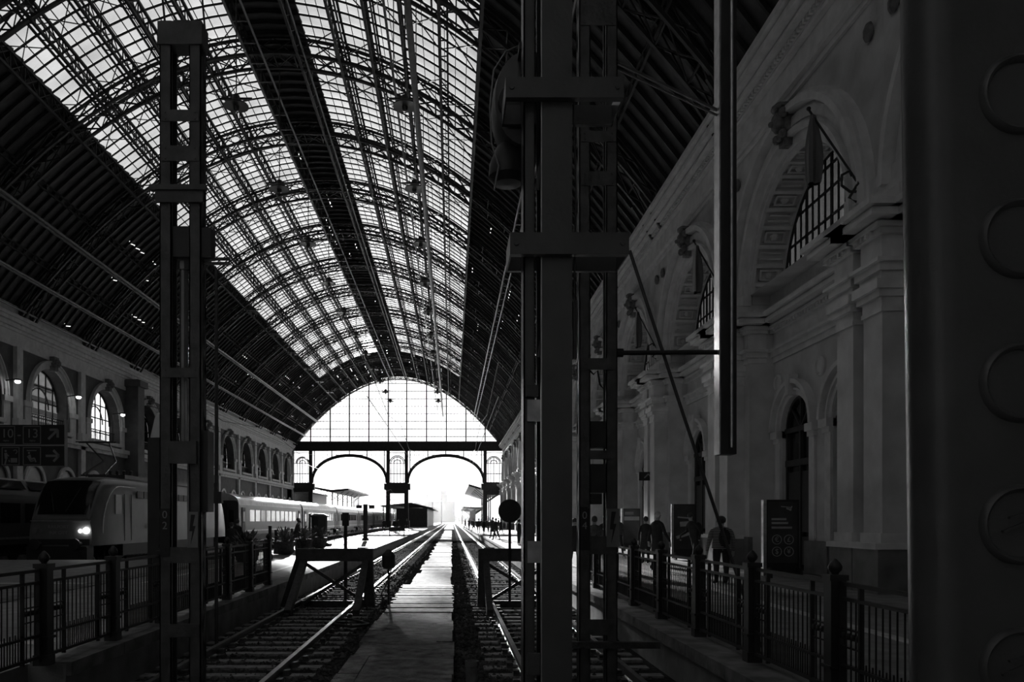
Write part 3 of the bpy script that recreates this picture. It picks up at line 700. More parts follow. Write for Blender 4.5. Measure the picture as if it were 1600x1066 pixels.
for i, (px, pt, Y) in enumerate(((561, 757, 330), (577, 765, 300), (598, 772, 380), (616, 775, 290), (676, 768, 300), (690, 766, 360), (722, 757, 260), (736, 782, 320))):
    p = at(px, pt, Y); t = thing('catenary_mast', f'thin overhead line mast beyond the end arches, {ORD[i].replace("nearest", "first")} from the left', 'mast', (p.x, Y, G), 'overhead line masts outside the hall')
    m = MB(); m.tube([(0, 0, 0), (0, 0, p.z - G)], [.22, .12], 6); m.build('mast_pole', M['ironw'], t)
    m = MB(); m.bar((-1.6, 0, p.z - G - 1.5), (1.6, 0, p.z - G - 1.4), .14); m.bar((-1.6, 0, p.z - G - 1.5), (0, 0, p.z - G - .5), .08); m.build('cross_arm', M['ironw'], t)
for i in range(9):
    px = 560 + i * 24 + random.uniform(-8, 8); Y = 760 + random.uniform(-40, 90); p = at(px, 800, Y); m = MB(); rd = random.Random(i)
    for k in range(9): m.ball((p.x + rd.uniform(-5, 5), Y + rd.uniform(-3, 3), rd.uniform(1.5, 5)), rd.uniform(2, 3.6), 5)
    tag(m.build('distant_tree', M['leaf']), f'rounded distant tree on the horizon beyond the arches, {ORD[i].replace("nearest", "first")} from the left', 'tree', 'trees on the horizon')
for i, (x, z) in enumerate(((-3.2, 6.3), (1.76, 6.3), (-11.5, 6.0))):
    m = MB(); m.tube([(x, 30, z), (x, 400, z)], .02, 5); m.tube([(x, 30, z + 1.3)] + [(x, 30 + 20 * k + d, z + 1.3 - (.7 if d else 0)) for k in range(0, 18) for d in (0, 10)][1:] + [(x, 400, z + 1.3)], .018, 5)
    tag(m.build('overhead_wire', M['iron']), ('overhead contact wire above the track left of the walkway', 'overhead contact wire above the track right of the walkway', 'overhead contact wire above the empty track beside the left platform')[i], 'wire')
#PART2
def haze(name, lab, x0, y0, z0, x1, y1, z1, d, g):
    m = bpy.data.materials.new(name); m.use_nodes = True; n = m.node_tree.nodes; l = m.node_tree.links; n.clear()
    o = n.new('ShaderNodeOutputMaterial'); v = n.new('ShaderNodeVolumeScatter'); v.inputs['Density'].default_value = d; v.inputs['Anisotropy'].default_value = g; l.new(v.outputs[0], o.inputs['Volume'])
    b = MB(); b.box(x0, y0, z0, x1, y1, z1); ob = b.build(name, m); return tag(ob, lab, 'haze', kind='stuff')
haze('morning_haze', 'bright morning haze over the tracks outside the end arches', -260, YE + 6, -.5, 220, 1100, 45, .00025, .6)
S.cycles.volume_bounces = 0; S.cycles.volume_step_rate = 4
# ------------------------------------------------------------------ fences
def fence_post():
    m = MB(); m.box(-.07, -.07, 0, .07, .07, 1.14); m.box(-.085, -.085, 0, .085, .085, .12); m.box(-.085, -.085, 1.1, .085, .085, 1.15); m.box(-.09, -.09, .3, .09, .09, .33)
    return m
def fence_panel(n):     # runs along +Y from 0 to n
    fr = MB(); e = .12
    for z, h in ((1.06, .035), (.93, .03), (.09, .035), (.34, .028)): fr.box(-.02, e, z, .02, n - e, z + h)
    for y in (e, e + .34, n - e - .34, n - e): fr.box(-.02, y - .016, .06, .02, y + .016, 1.08)
    g = MB(); y = e + .34; k = 0
    while y < n - e - .34: g.tube([(0, y, .1), (0, y, .94)], .0085, 6); y += .105
    y = e + .36
    while y < n - e - .34: g.tube([(0, y + .03, .1), (0, y + .03, .42)], .008, 5); y += .105
    for a in (e, n - e - .34):
        for j in range(1, 4): g.tube([(0, a + j * .085, .08), (0, a + j * .085, .94)], .0085, 6)
        for zz in (.52, .60, .68): g.bar((0, a, zz), (0, a + .34, zz), .016)
        for j in range(4): g.lathe((0, a + .04 + j * .085, .62), [(.012, -.02), (.03, -.012), (.03, .012), (.012, .02)], 8, 'x')
    return fr, g
def fence_line(x, ys, side, m):
    post = thing('railing_pillar', '', 'fence post', (x, ys[0], 0), f'posts of the {side} fence')
    fence_post().build('post', M[m], post)
    q = MB(); q.lathe((0, 0, 1.14), [(.03, 0), (.03, .02), (.055, .05), (.062, .08), (.045, .115), (.015, .15), (.0, .155)], 12); q.build('finial', M[m], post, smooth=True)
    fr, g = fence_panel(ys[1] - ys[0])
    pan = thing('railing', '', 'fence panel', (x, ys[0], 0), f'panels of the {side} fence')
    fr.build('frame', M[m], pan); g.build('grille', M[m], pan)
    for i, y in enumerate(ys):
        lab = f'black iron fence post with round finial on the {side} platform edge, {ORD[i]} to the camera' if i else f'black iron fence post with round finial on the {side} platform edge, nearest to the camera'
        if i == 0: post['label'] = lab
        else: copy_tree(post, loc=(x, y, 0), label=lab)
        if i < len(ys) - 1:
            lab = f'black iron railing panel with thin bars, {ORD[i]} one along the {side} fence'
            if i == 0: pan['label'] = lab
            else: copy_tree(pan, loc=(x, y, 0), label=lab)
fence_line(3.49, [5.25 + 2.0 * k for k in range(9)], 'right', 'iron')
fence_line(-4.63, [7.2 + 1.84 * k for k in range(8)], 'left', 'iron')

# ------------------------------------------------------------------ buffer stops
def buffer(name_lab, x0, x1, Y, sgn):
    t = thing('buffer_stop', name_lab, 'buffer stop', ((x0 + x1) / 2, Y, G)); h = (x1 - x0) / 2
    m = MB(); m.box(-h, -.14, 1.2, h, .16, 1.52); m.build('beam', M['timber'], t)
    for s in (-1, 1):
        m = MB(); m.bar((s * (h - .14), 0, 1.25), (s * (h - .10) + (-.38 if (s < 0 and sgn) else 0), .1, 0), .26, .24); m.build('leg', M['rust'], t)
        m = MB(); m.bar((s * (h - .2), 0, 1.2), (s * (h - .2), -2.1, .1), .15, .18); m.build('strut', M['rust'], t)
        m = MB(); m.box(s * (h - .3) - .13, .16, 1.18, s * (h - .3) + .13, .3, 1.54); m.build('bumper_block', M['timber'], t)
    m = MB(); m.bar((-h + .2, .02, 1.15), (h - .2, .06, .12), .1, .08); m.bar((h - .2, .0, 1.15), (-h + .2, .04, .12), .1, .08); m.build('cross_brace', M['rust'], t)
    m = MB(); m.bar((-h, .12, .1), (h, .12, .1), .14); m.build('sill', M['rust'], t)
    return t
buffer('dark buffer stop with slanted left leg, on the track left of the walkway', -4.0, -2.02, 20.5, 1)
buffer('dark buffer stop on the track right of the walkway, half behind the steel column', .68, 2.75, 20.5, 0)
t = thing('round_signal_disc', 'round dark disc signal on a thin post above the right buffer stop', 'signal', (1.48, 20.35, G))
m = MB(); m.tube([(0, 0, 0), (0, 0, 2.3)], .035, 8); m.build('post', M['iron'], t)
m = MB(); m.lathe((0, 0, 2.49), [(.0, -.02), (.28, -.02), (.3, 0), (.28, .02), (.0, .02)], 28, 'y'); m.build('disc', M['iron'], t)
t = thing('marker_post', 'slim dark marker post standing up behind the left buffer stop', 'post', (at(540, 858, 21.2).x, 21.2, G))
m = MB(); m.tube([(0, 0, 0), (0, 0, 2.1)], .05, 8); m.box(-.09, -.03, 2.1, .09, .03, 2.45); m.build('post', M['iron'], t)
t = thing('buffer_lamp', 'dark lantern with hanging cable beside the right end of the left buffer stop', 'lamp', (-1.62, 20.4, G))
m = MB(); m.tube([(0, 0, 0), (0, 0, 1.0)], .03, 8); m.build('post', M['iron'], t)
m = MB(); m.lathe((0, 0, 1.0), [(.1, 0), (.17, .06), (.17, .34), (.12, .42), (.04, .5)], 12); m.build('lantern', M['iron'], t)
m = MB(); m.tube([(0.1, 0, 1.1), (.0, -.1, .7), (-.16, -.2, .4), (-.1, -.3, .05), (.15, -.4, .02)], .018, 6); m.build('cable', M['iron'], t)

# ------------------------------------------------------------------ masts and steel column
def lattice_mast(label, x0, x1, Y, top, battens, number, sign_side):
    w = .14; xm = (x0 + x1) / 2; h = (x1 - x0) / 2; t = thing('lattice_mast', label, 'mast', (xm, Y, G))
    H = top - G
    for s in (-1, 1):
        m = MB(); a = s * (h - w / 2)
        m.box(a - w / 2, 0, 0, a + w / 2, .02, H); m.box(a + s * w / 2 - .012 * s, 0, 0, a + s * w / 2, .09, H); m.box(a - s * w / 2, 0, 0, a - s * w / 2 + .012 * s, .05, H)
        m.box(a - w / 2, .20, 0, a + w / 2, .22, H); m.box(a + s * w / 2 - .012 * s, .15, 0, a + s * w / 2, .22, H)
        m.build('channel', M['mast'], t)
    m = MB()
    z = .3
    while z < H - .3:
        for s in (-1, 1): m.bar((s * (h - .006), .07, z), (s * (h - .006), .19, z + .35), .05, .012, up=(1, 0, 0)); m.bar((s * (h - .006), .19, z + .35), (s * (h - .006), .07, z + .7), .05, .012, up=(1, 0, 0))
        z += .7
    m.build('side_lacing', M['mast'], t)
    for z0, z1 in battens:
        m = MB(); m.box(-h + .02, -.012, z0 - G, h - .02, -.001, z1 - G); pass
        for s in (-1, 1):
            for zz in (z0 + .03, z1 - .03): m.lathe((s * (h - .07), -.012, zz - G), [(.012, -.008), (.012, .0)], 6, 'y')
        m.build('batten', M['mast'], t)
    m = MB(); m.box(-.55, -.3, -.1, .55, .7, .06); m.build('foundation', M['kerb'], t)
    return t, h
Zp = lambda py, Y: EYE + (VPY - py) * Y / F
YL = 9.7
bl = [(Zp(b_, YL), Zp(a_, YL)) for a_, b_ in ((172, 190), (228, 252), (575, 590), (855, 880), (975, 996))]
ml, h = lattice_mast('tall dark lattice mast at the left, stencilled 02, with box head', -3.56, -3.06, YL, Zp(32, YL), bl, '02', 1)
m = MB(); m.box(-h - .02, -.02, Zp(70, YL) - G, h + .02, .24, Zp(34, YL) - G); m.box(-.1, .05, Zp(34, YL) - G, .1, .3, Zp(27, YL) - G); m.build('head_box', M['mast'], ml)
m = MB(); m.box(-h - .1, -.08, Zp(300, YL) - G, h + .08, .0, Zp(292, YL) - G); m.box(-h - .04, -.05, Zp(318, YL) - G, h + .04, -.01, Zp(300, YL) - G); m.build('cross_arm', M['mast'], ml)
m = MB()
for py in (399, 406): m.box(h - .02, .1, Zp(py + 2, YL) - G, h + .32, .16, Zp(py - 1, YL) - G)
m.build('side_arm', M['mast'], ml)
m = MB(); m.tube([(-.02, .2, Zp(720, YL) - G), (-.02, .2, Zp(415, YL) - G)], .055, 10); m.tube([(-.02, .2, Zp(402, YL) - G), (-.02, .2, Zp(415, YL) - G)], .08, 10); m.build('insulated_tube', M['pipe'], ml)
m = MB(); m.tube([(.06, .12, Zp(830, YL) - G), (.06, .12, Zp(590, YL) - G)], .014, 8); m.tube([(.09, .12, Zp(830, YL) - G), (.09, .12, Zp(590, YL) - G)], .014, 8); m.build('conduit', M['bright'], ml)
m = MB(); m.box(-.13, -.05, Zp(725, YL) - G, .21, -.014, Zp(690, YL) - G); m.build('junction_box', M['ironw'], ml)
m = MB(); m.box(-.1, .03, Zp(400, YL) - G, .12, .2, Zp(352, YL) - G); m.build('relay_box', M['iron'], ml); m = MB(); m.box(h, .02, Zp(400, YL) - G, h + .12, .2, Zp(355, YL) - G); m.build('relay_box', M['iron'], ml)
m = MB(); m.box(h + .005, .05, Zp(800, YL) - G, h + .07, .3, Zp(672, YL) - G); m.build('signal_cabinet', M['iron'], ml)
m = MB(); m.box(-h + .01, -.02, Zp(870, YL) - G, -h + .13, -.008, Zp(795, YL) - G); m.build('number_plate', M['sign'], ml)
text('0', .13, 'number', M['signl'], ml, (-h + .07, -.024, Zp(805, YL) - G)); text('2', .13, 'number', M['signl'], ml, (-h + .07, -.024, Zp(822, YL) - G))
def bolt(parent, x, z, s, m_):
    b = MB(); pts = [(-.2, 1), (.35, 1), (.05, .25), (.4, .25), (-.25, -1), (-.02, -.1), (-.4, -.1)]
    v = [(x + p * s * .5, -.032, z + q * s) for p, q in pts]; b.add(v + [(a, -.028, c) for a, _, c in v], [tuple(range(7))[::-1], tuple(range(7, 14))]); return b.build('lightning_symbol', m_, parent)
def warn(parent, x, z0, z1, w):
    m = MB(); m.box(x - w / 2, -.028, z0, x + w / 2, -.014, z1); m.build('warning_plate', M['pipe'], parent); bolt(parent, x, (z0 + z1) / 2, (z1 - z0) * .42, M['sign'])
warn(ml, h - .09, Zp(856, YL) - G, Zp(800, YL) - G, .13)
YR_ = 10.0
br = [(Zp(b_, YR_), Zp(a_, YR_)) for a_, b_ in ((0, 40), (140, 152), (205, 222), (268, 290), (560, 578), (704, 718), (838, 866), (968, 992))]
mrr, h = lattice_mast('lattice mast right of the big steel column, stencilled 04', 1.6, 2.08, YR_, Zp(-300, YR_), br, '04', 1)
m = MB(); m.box(-h, -.02, Zp(795, YR_) - G, -h + .1, -.008, Zp(795, YR_) - G + .02); 
m.box(-h + .01, -.02, Zp(860, YR_) - G, -h + .13, -.008, Zp(795, YR_) - G); m.build('number_plate', M['sign'], mrr)
text('0', .13, 'number', M['signl'], mrr, (-h + .065, -.024, Zp(806, YR_) - G)); text('4', .13, 'number', M['signl'], mrr, (-h + .065, -.024, Zp(822, YR_) - G))
warn(mrr, h - .06, Zp(855, YR_) - G, Zp(795, YR_) - G, .16)
m = MB(); m.tube([(h - .02, .1, Zp(549, YR_) - G), (3.42 - 1.84, .1, Zp(548, YR_) - G)], .03, 10); m.lathe((h + .02, .1, Zp(549, YR_) - G), [(.055, -.07), (.055, .07)], 10, 'x'); m.build('cantilever_arm', M['iron'], mrr)
m = MB(); m.bar((h, .1, Zp(90, YR_) - G), (3.47 - 1.84, .1, Zp(172, YR_) - G), .03); m.bar((h, .1, Zp(100, YR_) - G), (3.47 - 1.84, .1, Zp(180, YR_) - G), .02); m.build('tie_bar', M['ironw'], mrr)
m = MB(); xs = 3.38 - 1.84; m.box(xs, -.02, Zp(710, YR_) - G, xs + .19, .2, Zp(-300, YR_) - G); m.build('suspended_post', M['iron'], mrr)
m = MB(); m.box(xs - .02, .0, Zp(710, YR_) - G, xs - .002, .2, Zp(-300, YR_) - G); m.tube([(xs + .12, -.04, Zp(700, YR_) - G), (xs + .12, -.04, Zp(-300, YR_) - G)], .02, 8); m.build('painted_gleam_strip', M['bright'], mrr)  # sunlit left side of the post painted on as bright strip and tube
for za_, zb_, xx in ((700, 658, .1), (770, 725, .1), (788, 771, .05)): m = MB(); m.box(-.12, .02, Zp(za_, YR_) - G, xx, .2, Zp(zb_, YR_) - G); m.build('switch_box', M['iron'], mrr)
m = MB(); m.tube([(-.1, .05, Zp(578, YR_) - G), (-.05, .05, Zp(584, YR_) - G), (.0, .05, Zp(578, YR_) - G), (.03, .05, Zp(600, YR_) - G), (.08, .05, Zp(608, YR_) - G), (.1, .05, Zp(590, YR_) - G), (.08, .05, Zp(578, YR_) - G)], .012, 6); m.build('cable_loop', M['iron'], mrr)
m = MB(); m.box(-.4, -.1, Zp(1012, YR_) - G, .75, .0, Zp(1002, YR_) - G); m.build('base_angle', M['rust'], mrr)
# guy rod
m = MB(); m.tube([at(984, 392, 10.2), at(1065, 640, 10.15), (4.0, 10.3, 0)], .022, 8)
tag(m.build('guy_rod', M['ironw']), 'long thin guy rod slanting from the lattice mast down past the right fence', 'rod')
# central column
t = thing('steel_column', 'big dark riveted steel column in front of the right track, with two wide clamp bars', 'column', (.84, 6.35, G))
HC = 9.0
m = MB(); m.box(-.12, 0, 0, .12, .05, HC); m.build('front_flange', M['column'], t)
m = MB(); m.box(-.05, .05, 0, .09, .32, HC); m.build('web', M['iron'], t)
m = MB(); m.box(-.13, .32, 0, .12, .35, HC); m.build('rear_flange', M['column'], t)
m = MB(); m.box(-.262, .06, 0, -.18, .085, HC); m.box(-.262, .06, 0, -.25, .30, HC); m.box(-.262, .28, 0, -.15, .3, HC); m.build('side_channel', M['column'], t)
m = MB(); m.box(-.128, -.004, 0, -.121, .05, HC); m.build('painted_gleam_strip', M['bright'], t)  # sun gleam along the flange edge, put into a bright strip
Yc = 6.35
for a_, b_, xa, xb in ((120, 152, 790, 975), (363, 397, 797, 983)):
    m = MB(); y0 = -.075; x0 = (xa - VPX) * (Yc + y0) / F - .84; x1 = (xb - VPX) * (Yc + y0) / F - .84
    z0, z1 = Zp(b_, Yc + y0) - G, Zp(a_, Yc + y0) - G
    m.box(x0, y0, z0, x1, -.005, z1); m.box(x0, .352, z0, x1, .4, z1); m.box(x0, -.005, z0, x0 + .012, .4, z1); m.box(x1 - .012, -.005, z0, x1, .4, z1)
    m.lathe((x1 - .05, y0, (z0 + z1) / 2), [(.02, -.01), (.02, 0)], 8, 'y'); m.lathe((x0 + .05, y0, (z0 + z1) / 2), [(.02, -.01), (.02, 0)], 8, 'y')
    m.build('clamp_bar', M['column'], t)
for py0, py1 in ((660, 624), (884, 846), (1050, 1022)):
    m = MB(); m.box(-.235, .02, Zp(py1 + 34, Yc) - G, -.131, .06, Zp(py1, Yc) - G); m.build('spacer_plate', M['bright' if py0 < 1000 else 'column'], t)  # upper two plates coloured bright to look sunlit
m = MB(); m.box(-.25, -.01, Zp(620, Yc) - G, -.15, .058, Zp(602, Yc) - G); m.build('bracket', M['ironw'], t)
m = MB(); m.bar((.0, .2, Zp(150, 6.6) - G), (-.14, .2, Zp(300, 6.6) - G), .04, .02); m.bar((.02, .2, Zp(395, 6.6) - G), (-.12, .2, Zp(560, 6.6) - G), .03, .02); m.build('diagonal_strap', M['pipe'], t)
m = MB(); m.box(-.4, -.3, -.2, .4, .6, .05); m.build('foundation', M['kerb'], t)
m = MB(); m.box(.13, -.0, Zp(560, Yc) - G, .16, .06, Zp(470, Yc) - G); m.tube([(.14, .03, Zp(470, Yc) - G), (.15, .0, Zp(300, Yc) - G), (.135, .03, Zp(160, Yc) - G)], .008, 6); m.build('cable', M['iron'], t)
# drum shaped lamp on the column
lp = thing('drum_floodlight', 'large rounded dark floodlight housing fixed high on the steel column', 'floodlight', (.56, 6.95, Zp(165, 6.95)))
m = MB(); m.lathe((.0, 0, .0), [(.0, -.16), (.22, -.16), (.27, -.12), (.29, 0), (.29, .2), (.2, .3), (.0, .32)], 28, 'y'); 
m.build('housing', M['ironw'], lp, smooth=True, loc=(0.08, 0, 0)).scale = (1.0, 1, 1.5)
m = MB(); m.lathe((0, 0, -.02), [(.0, -.02), (.15, -.02), (.16, 0), (.16, .03)], 24, 'y'); m.build('lens_ring', M['iron'], lp, loc=(-.01, -.17, -.03))
m = MB(); m.lathe((-.07, .02, -.42), [(.05, .1), (.1, .06), (.16, -.08), (.17, -.2), (.12, -.26), (.0, -.27)][::-1], 18); m.build('hood', M['iron'], lp, smooth=True)
m = MB(); m.tube([(-.2, -.1, .25), (-.235, -.14, -.1), (-.22, -.14, -.4), (-.16, -.16, -.6), (-.2, -.14, -.8)], .008, 6); m.tube([(-.2, -.1, .25), (-.1, -.12, .4), (.1, -.1, .5)], .008, 6); m.build('cable', M['pipe'], lp)
m = MB(); m.box(.0, -.4, -.05, .1, .0, .05); m.build('mounting_arm', M['iron'], lp); m = MB(); m.box(.0, -.33, .3, .08, .0, .36); m.build('mounting_arm', M['iron'], lp)
# big column at the right edge
YK = 3.5; K = YK / 2.2; XK = 1.27 * K + .11
t = thing('edge_column', 'massive dark rounded steel column filling the right edge, with round embossed discs', 'column', (XK, YK, G), None)
t.rotation_euler = (0, R(-.8), 0)
r = .085 * K; pts = []
for i in range(19):
    a = R(135 + 135 * i / 18); pts.append((r + r * math.cos(a), r + r * math.sin(a)))
pts += [(1.2, 0), (1.2, .09), (.48, .13), (.19, .22)]
m = MB(); n_ = len(pts); Hh = 8.5
m.add([(x, y, 0) for x, y in pts] + [(x, y, Hh) for x, y in pts], [(k, (k + 1) % n_, n_ + (k + 1) % n_, n_ + k) for k in range(n_)] + [tuple(range(n_))[::-1], tuple(range(n_, 2 * n_))])
m.build('curved_plate', M['column'], t, smooth=True)
m = MB(); m.box(.64, .1, 0, 1.2, .6, Hh); m.build('core', M['column'], t)
for i, py in enumerate((-75, 150, 375, 600, 822, 1045)):
    z = Zp(py, YK) - G; x = (1592 - VPX) * YK / F - XK - math.tan(R(-.8)) * z
    m = MB(); m.lathe((x, 0, z), [(a * K, b_ * K) for a, b_ in ((.112, .001), (.108, -.012), (.10, -.018), (.092, -.012), (.088, -.002), (.0, -.002))], 36, 'y'); m.build('embossed_disc', M['column'], t, smooth=True)
    if i >= 4: q = MB(); q.bar((x - .08, -.01, z - .03), (x + .06, -.01, z + .024), .02, .01); q.build('raised_mark', M['column'], t); q = MB(); q.bar((x - .05, -.01, z + .03), (x + .03, -.01, z + .05), .016, .01); q.build('raised_mark', M['column'], t)
# small foreground objects
m = MB(); m.lathe((.225, 8.9, G), [(.07, 0), (.07, .62), (.078, .63), (.078, .69), (.06, .69), (.06, .6), (0, .6)], 16); tag(m.build('pipe_stub', M['kerb'],), 'short upright pipe stub beside the right end of the walkway', 'pipe')
m = MB(); m.tube([(.12, 8.9, -.35), (.02, 8.88, -.5), (-.1, 8.86, -.52), (-.14, 8.86, -.42), (-.06, 8.86, -.36)], .02, 8); tag(m.build('iron_hook', M['rust'],), 'bent iron hook beside the short pipe stub', 'hook')
m = MB(); m.tube([(-2.3, 17.2, G + .05), (-2.6, 16.4, G + .14), (-2.0, 15.8, G + .14), (-1.75, 16.8, G + .06), (-2.2, 17.6, G + .06), (-3.0, 17.4, G + .1)], .03, 8); tag(m.build('coiled_hose', M['iron'],), 'dark hose lying in loops in front of the left buffer stop', 'hose')
t = thing('slim_pole', 'thin pole rising right of the left lattice mast', 'pole', (-4.08, 13.8, G))
m = MB(); m.tube([(0, 0, 0), (0, 0, 6.6)], .032, 8); m.build('pole', M['ironw'], t)
m = MB(); m.box(-.12, -.06, 2.55, .1, .06, 2.75); m.box(-.03, -.05, 2.75, .03, .05, 2.9); m.build('switch_box', M['iron'], t)
t = thing('signal_cabinet', 'tall dark cabinet with a pale domed top behind the left lattice mast', 'cabinet', (-4.97, 13.4, 0))
m = MB(); m.box(-.15, 0, 0, .15, .3, Zp(684, 13.4)); m.build('case', M['iron'], t)
m = MB(); m.lathe((.02, .12, Zp(684, 13.4)), [(.16, 0), (.15, .06), (.12, .2), (.09, .34), (.05, .42), (0, .44)], 14); m.build('dome', M['stone'], t, smooth=True)

# ------------------------------------------------------------------ direction sign
YS = 24.0
t = thing('direction_sign', 'black two-row direction sign reading 10 - 13 with arrows, at the left edge', 'sign', ((50 - VPX) * YS / F, YS, 0))
sx = lambda px: (px - 50) * YS / F
for a_, b_ in ((664, 695), (697, 728)):
    m = MB(); m.box(sx(-60), 0, Zp(b_, YS), sx(101), .12, Zp(a_, YS)); m.build('sign_panel', M['sign'], t)
m = MB(); m.box(sx(101), -.02, Zp(730, YS), sx(102.2), .14, Zp(655, YS)); m.box(sx(-60), -.01, Zp(697, YS), sx(101), .13, Zp(695, YS)); m.build('sign_frame', M['signl'], t)
m = MB(); m.tube([(sx(-58), .06, 0), (sx(-58), .06, Zp(655, YS))], .07, 8); m.tube([(sx(-30), .06, 0), (sx(-30), .06, Zp(655, YS))], .07, 8); m.build('support_post', M['iron'], t)
def frame_sq(x0, x1, y0, y1, nm='pictogram_frame'):
    m = MB(); e = sx(51.0) ; a, b_, c_, d = sx(x0), sx(x1), Zp(y1, YS), Zp(y0, YS)
    m.box(a, -.012, c_, b_, -.002, c_ + e); m.box(a, -.012, d - e, b_, -.002, d); m.box(a, -.012, c_, a + e, -.002, d); m.box(b_ - e, -.012, c_, b_, -.002, d); m.build(nm, M['signw'], t)
for q in ((-4, 23.5, 666, 694), (36, 64, 666, 694), (3, 30.5, 699, 727), (36, 64, 699, 727)): frame_sq(*q)
text('10', .38, 'sign_number', M['signw'], t, (sx(11.5), -.004, Zp(678, YS))); text('13', .38, 'sign_number', M['signw'], t, (sx(50.5), -.004, Zp(678, YS))); text('-', .4, 'sign_dash', M['signw'], t, (sx(30), -.004, Zp(679, YS)))
text('vágány', .07, 'small_lettering', M['signw'], t, (sx(9.5), -.004, Zp(688.5, YS))); text('vágány', .07, 'small_lettering', M['signw'], t, (sx(50.5), -.004, Zp(688.5, YS)))
def arrow(cx, cy, ang, L_):
    m = MB(); c = Vector((sx(cx), -.008, Zp(cy, YS))); d = Vector((math.cos(ang), 0, math.sin(ang))); n = Vector((-d.z, 0, d.x))
    tip = c + d * L_ / 2; m.bar(c - d * L_ / 2, tip - d * .02, .07, .01, up=(0, 1, 0)); 
    for s in (-1, 1): m.bar(tip, tip - d * L_ * .42 + n * s * L_ * .42, .07, .01, up=(0, 1, 0))
    m.build('arrow', M['signw'], t)
arrow(83, 679, R(45), .40); arrow(82, 712.5, 0, .40)
m = MB(); P_ = lambda x, y: (sx(x), -.008, Zp(y, YS))
m.ball(P_(9, 705), .035, 4, (1, .2, 1)); m.bar(P_(9, 708), P_(10, 717), .08, .01, up=(0, 1, 0)); m.bar(P_(10, 717), P_(8, 726), .04, .01, up=(0, 1, 0)); m.bar(P_(9.5, 709), P_(14, 713), .03, .01, up=(0, 1, 0)); m.box(sx(17), -.012, Zp(723, YS), sx(27), -.002, Zp(716, YS)); m.bar(P_(15, 722), P_(14, 719), .03, .01, up=(0, 1, 0))
for k in range(10): a = -90 + k * 25; m.bar((sx(24) + .055 * math.cos(R(a)), -.008, Zp(706, YS) + .055 * math.sin(R(a))), (sx(24) + .055 * math.cos(R(a + 25)), -.008, Zp(706, YS) + .055 * math.sin(R(a + 25))), .02, .01, up=(0, 1, 0))
m.build('pictogram', M['signw'], t)
m = MB(); m.ball(P_(45.5, 708), .035, 4, (1, .2, 1)); m.bar(P_(46, 711), P_(48, 718), .07, .01, up=(0, 1, 0)); m.bar(P_(48, 718), P_(54, 716), .05, .01, up=(0, 1, 0)); m.bar(P_(54, 716), P_(56, 722), .04, .01, up=(0, 1, 0)); m.bar(P_(43, 713), P_(48, 721), .03, .01, up=(0, 1, 0)); m.bar(P_(48, 721), P_(53, 720), .03, .01, up=(0, 1, 0)); m.box(sx(42), -.012, Zp(705, YS), sx(57), -.002, Zp(703.5, YS))
m.build('pictogram', M['signw'], t)

# ------------------------------------------------------------------ poster stands on the right platform
def stand(label, px, Y, w, pt, kind, lit):
    x = (px - VPX) * Y / F; z1 = Zp(pt, Y); t = thing('display_stand', label, 'display stand', (x, Y, 0))
    m = MB(); m.box(-w / 2, 0, .28, w / 2, .16, z1); m.build('case', M['iron'], t)
    m = MB(); m.box(-w / 2 - .09, -.02, .05, -w / 2, .14, z1); m.build('light_edge', M['bright'], t)
    m = MB(); m.box(-w / 2 + .05, -.006, .42, w / 2 - .05, .0, z1 - .06); m.build('poster', M['poster'], t)
    m = MB(); m.box(-w / 2, -.25, 0, -w / 2 + .08, .4, .28); m.box(w / 2 - .08, -.25, 0, w / 2, .4, .28); m.box(-w / 2, .0, .1, w / 2, .14, .28); m.build('foot', M['iron'], t)
    return t, z1
t, z1 = stand('display stand with four round currency symbols, nearest the camera on the right platform', 1223, 22.6, .93, 781, 0, 1)
for i, (cx, cz, ch) in enumerate(((-.17, 1.08, '€'), (.17, 1.08, '£'), (-.17, .74, '$'), (.17, .74, '¥'))):
    m = MB(); cc = (cx, -.012, cz); prev = None
    for k in range(25):
        a = 2 * math.pi * k / 24; p = (cx + .13 * math.cos(a), -.011, cz + .13 * math.sin(a))
        if prev: m.bar(prev, p, .018, .008, up=(0, 1, 0))
        prev = p
    m.build('coin_ring', M['posterl'], t); text(ch, .2, 'currency_symbol', M['posterl'], t, (cx, -.012, cz))
for z, w in ((1.66, .42), (1.55, .47), (1.42, .58)): m = MB(); m.box(-.32, -.012, z - .03, -.32 + w, -.005, z + .03); m.build('text_line', M['posterl'], t)
m = MB(); m.bar((-.05, -.01, 2.02), (.25, -.01, 1.99), .025, .008, up=(0, 1, 0)); m.bar((.1, -.01, 1.97), (.24, -.01, 1.92), .05, .008, up=(0, 1, 0)); m.bar((.2, -.01, 1.9), (.26, -.01, 2.03), .03, .008, up=(0, 1, 0)); m.build('logo', M['posterl'], t)
t, z1 = stand('display stand with a dark picture poster, second from the camera on the right platform', 1070, 33, .92, 788, 1, 1)
m = MB(); m.bar((-.3, -.01, 1.75), (.25, -.01, 1.7), .06, .006, up=(0, 1, 0)); m.bar((-.2, -.01, 1.45), (.3, -.01, 1.5), .2, .006, up=(0, 1, 0)); m.bar((-.35, -.01, .9), (.3, -.01, 1.1), .12, .006, up=(0, 1, 0)); m.build('poster_picture', M['posterl'], t)
t, z1 = stand('farthest of three display stands on the right platform, pale band across its poster', 987, 42, .9, 795, 2, 1)
m = MB(); m.box(-.4, -.012, z1 - .62, .4, -.004, z1 - .42); m.build('pale_band', M['posterl'], t)
for z in (.22, .3): m = MB(); m.box(-.36, -.012, z1 - z, .1, -.004, z1 - z + .04); m.build('text_line', M['posterl'], t)
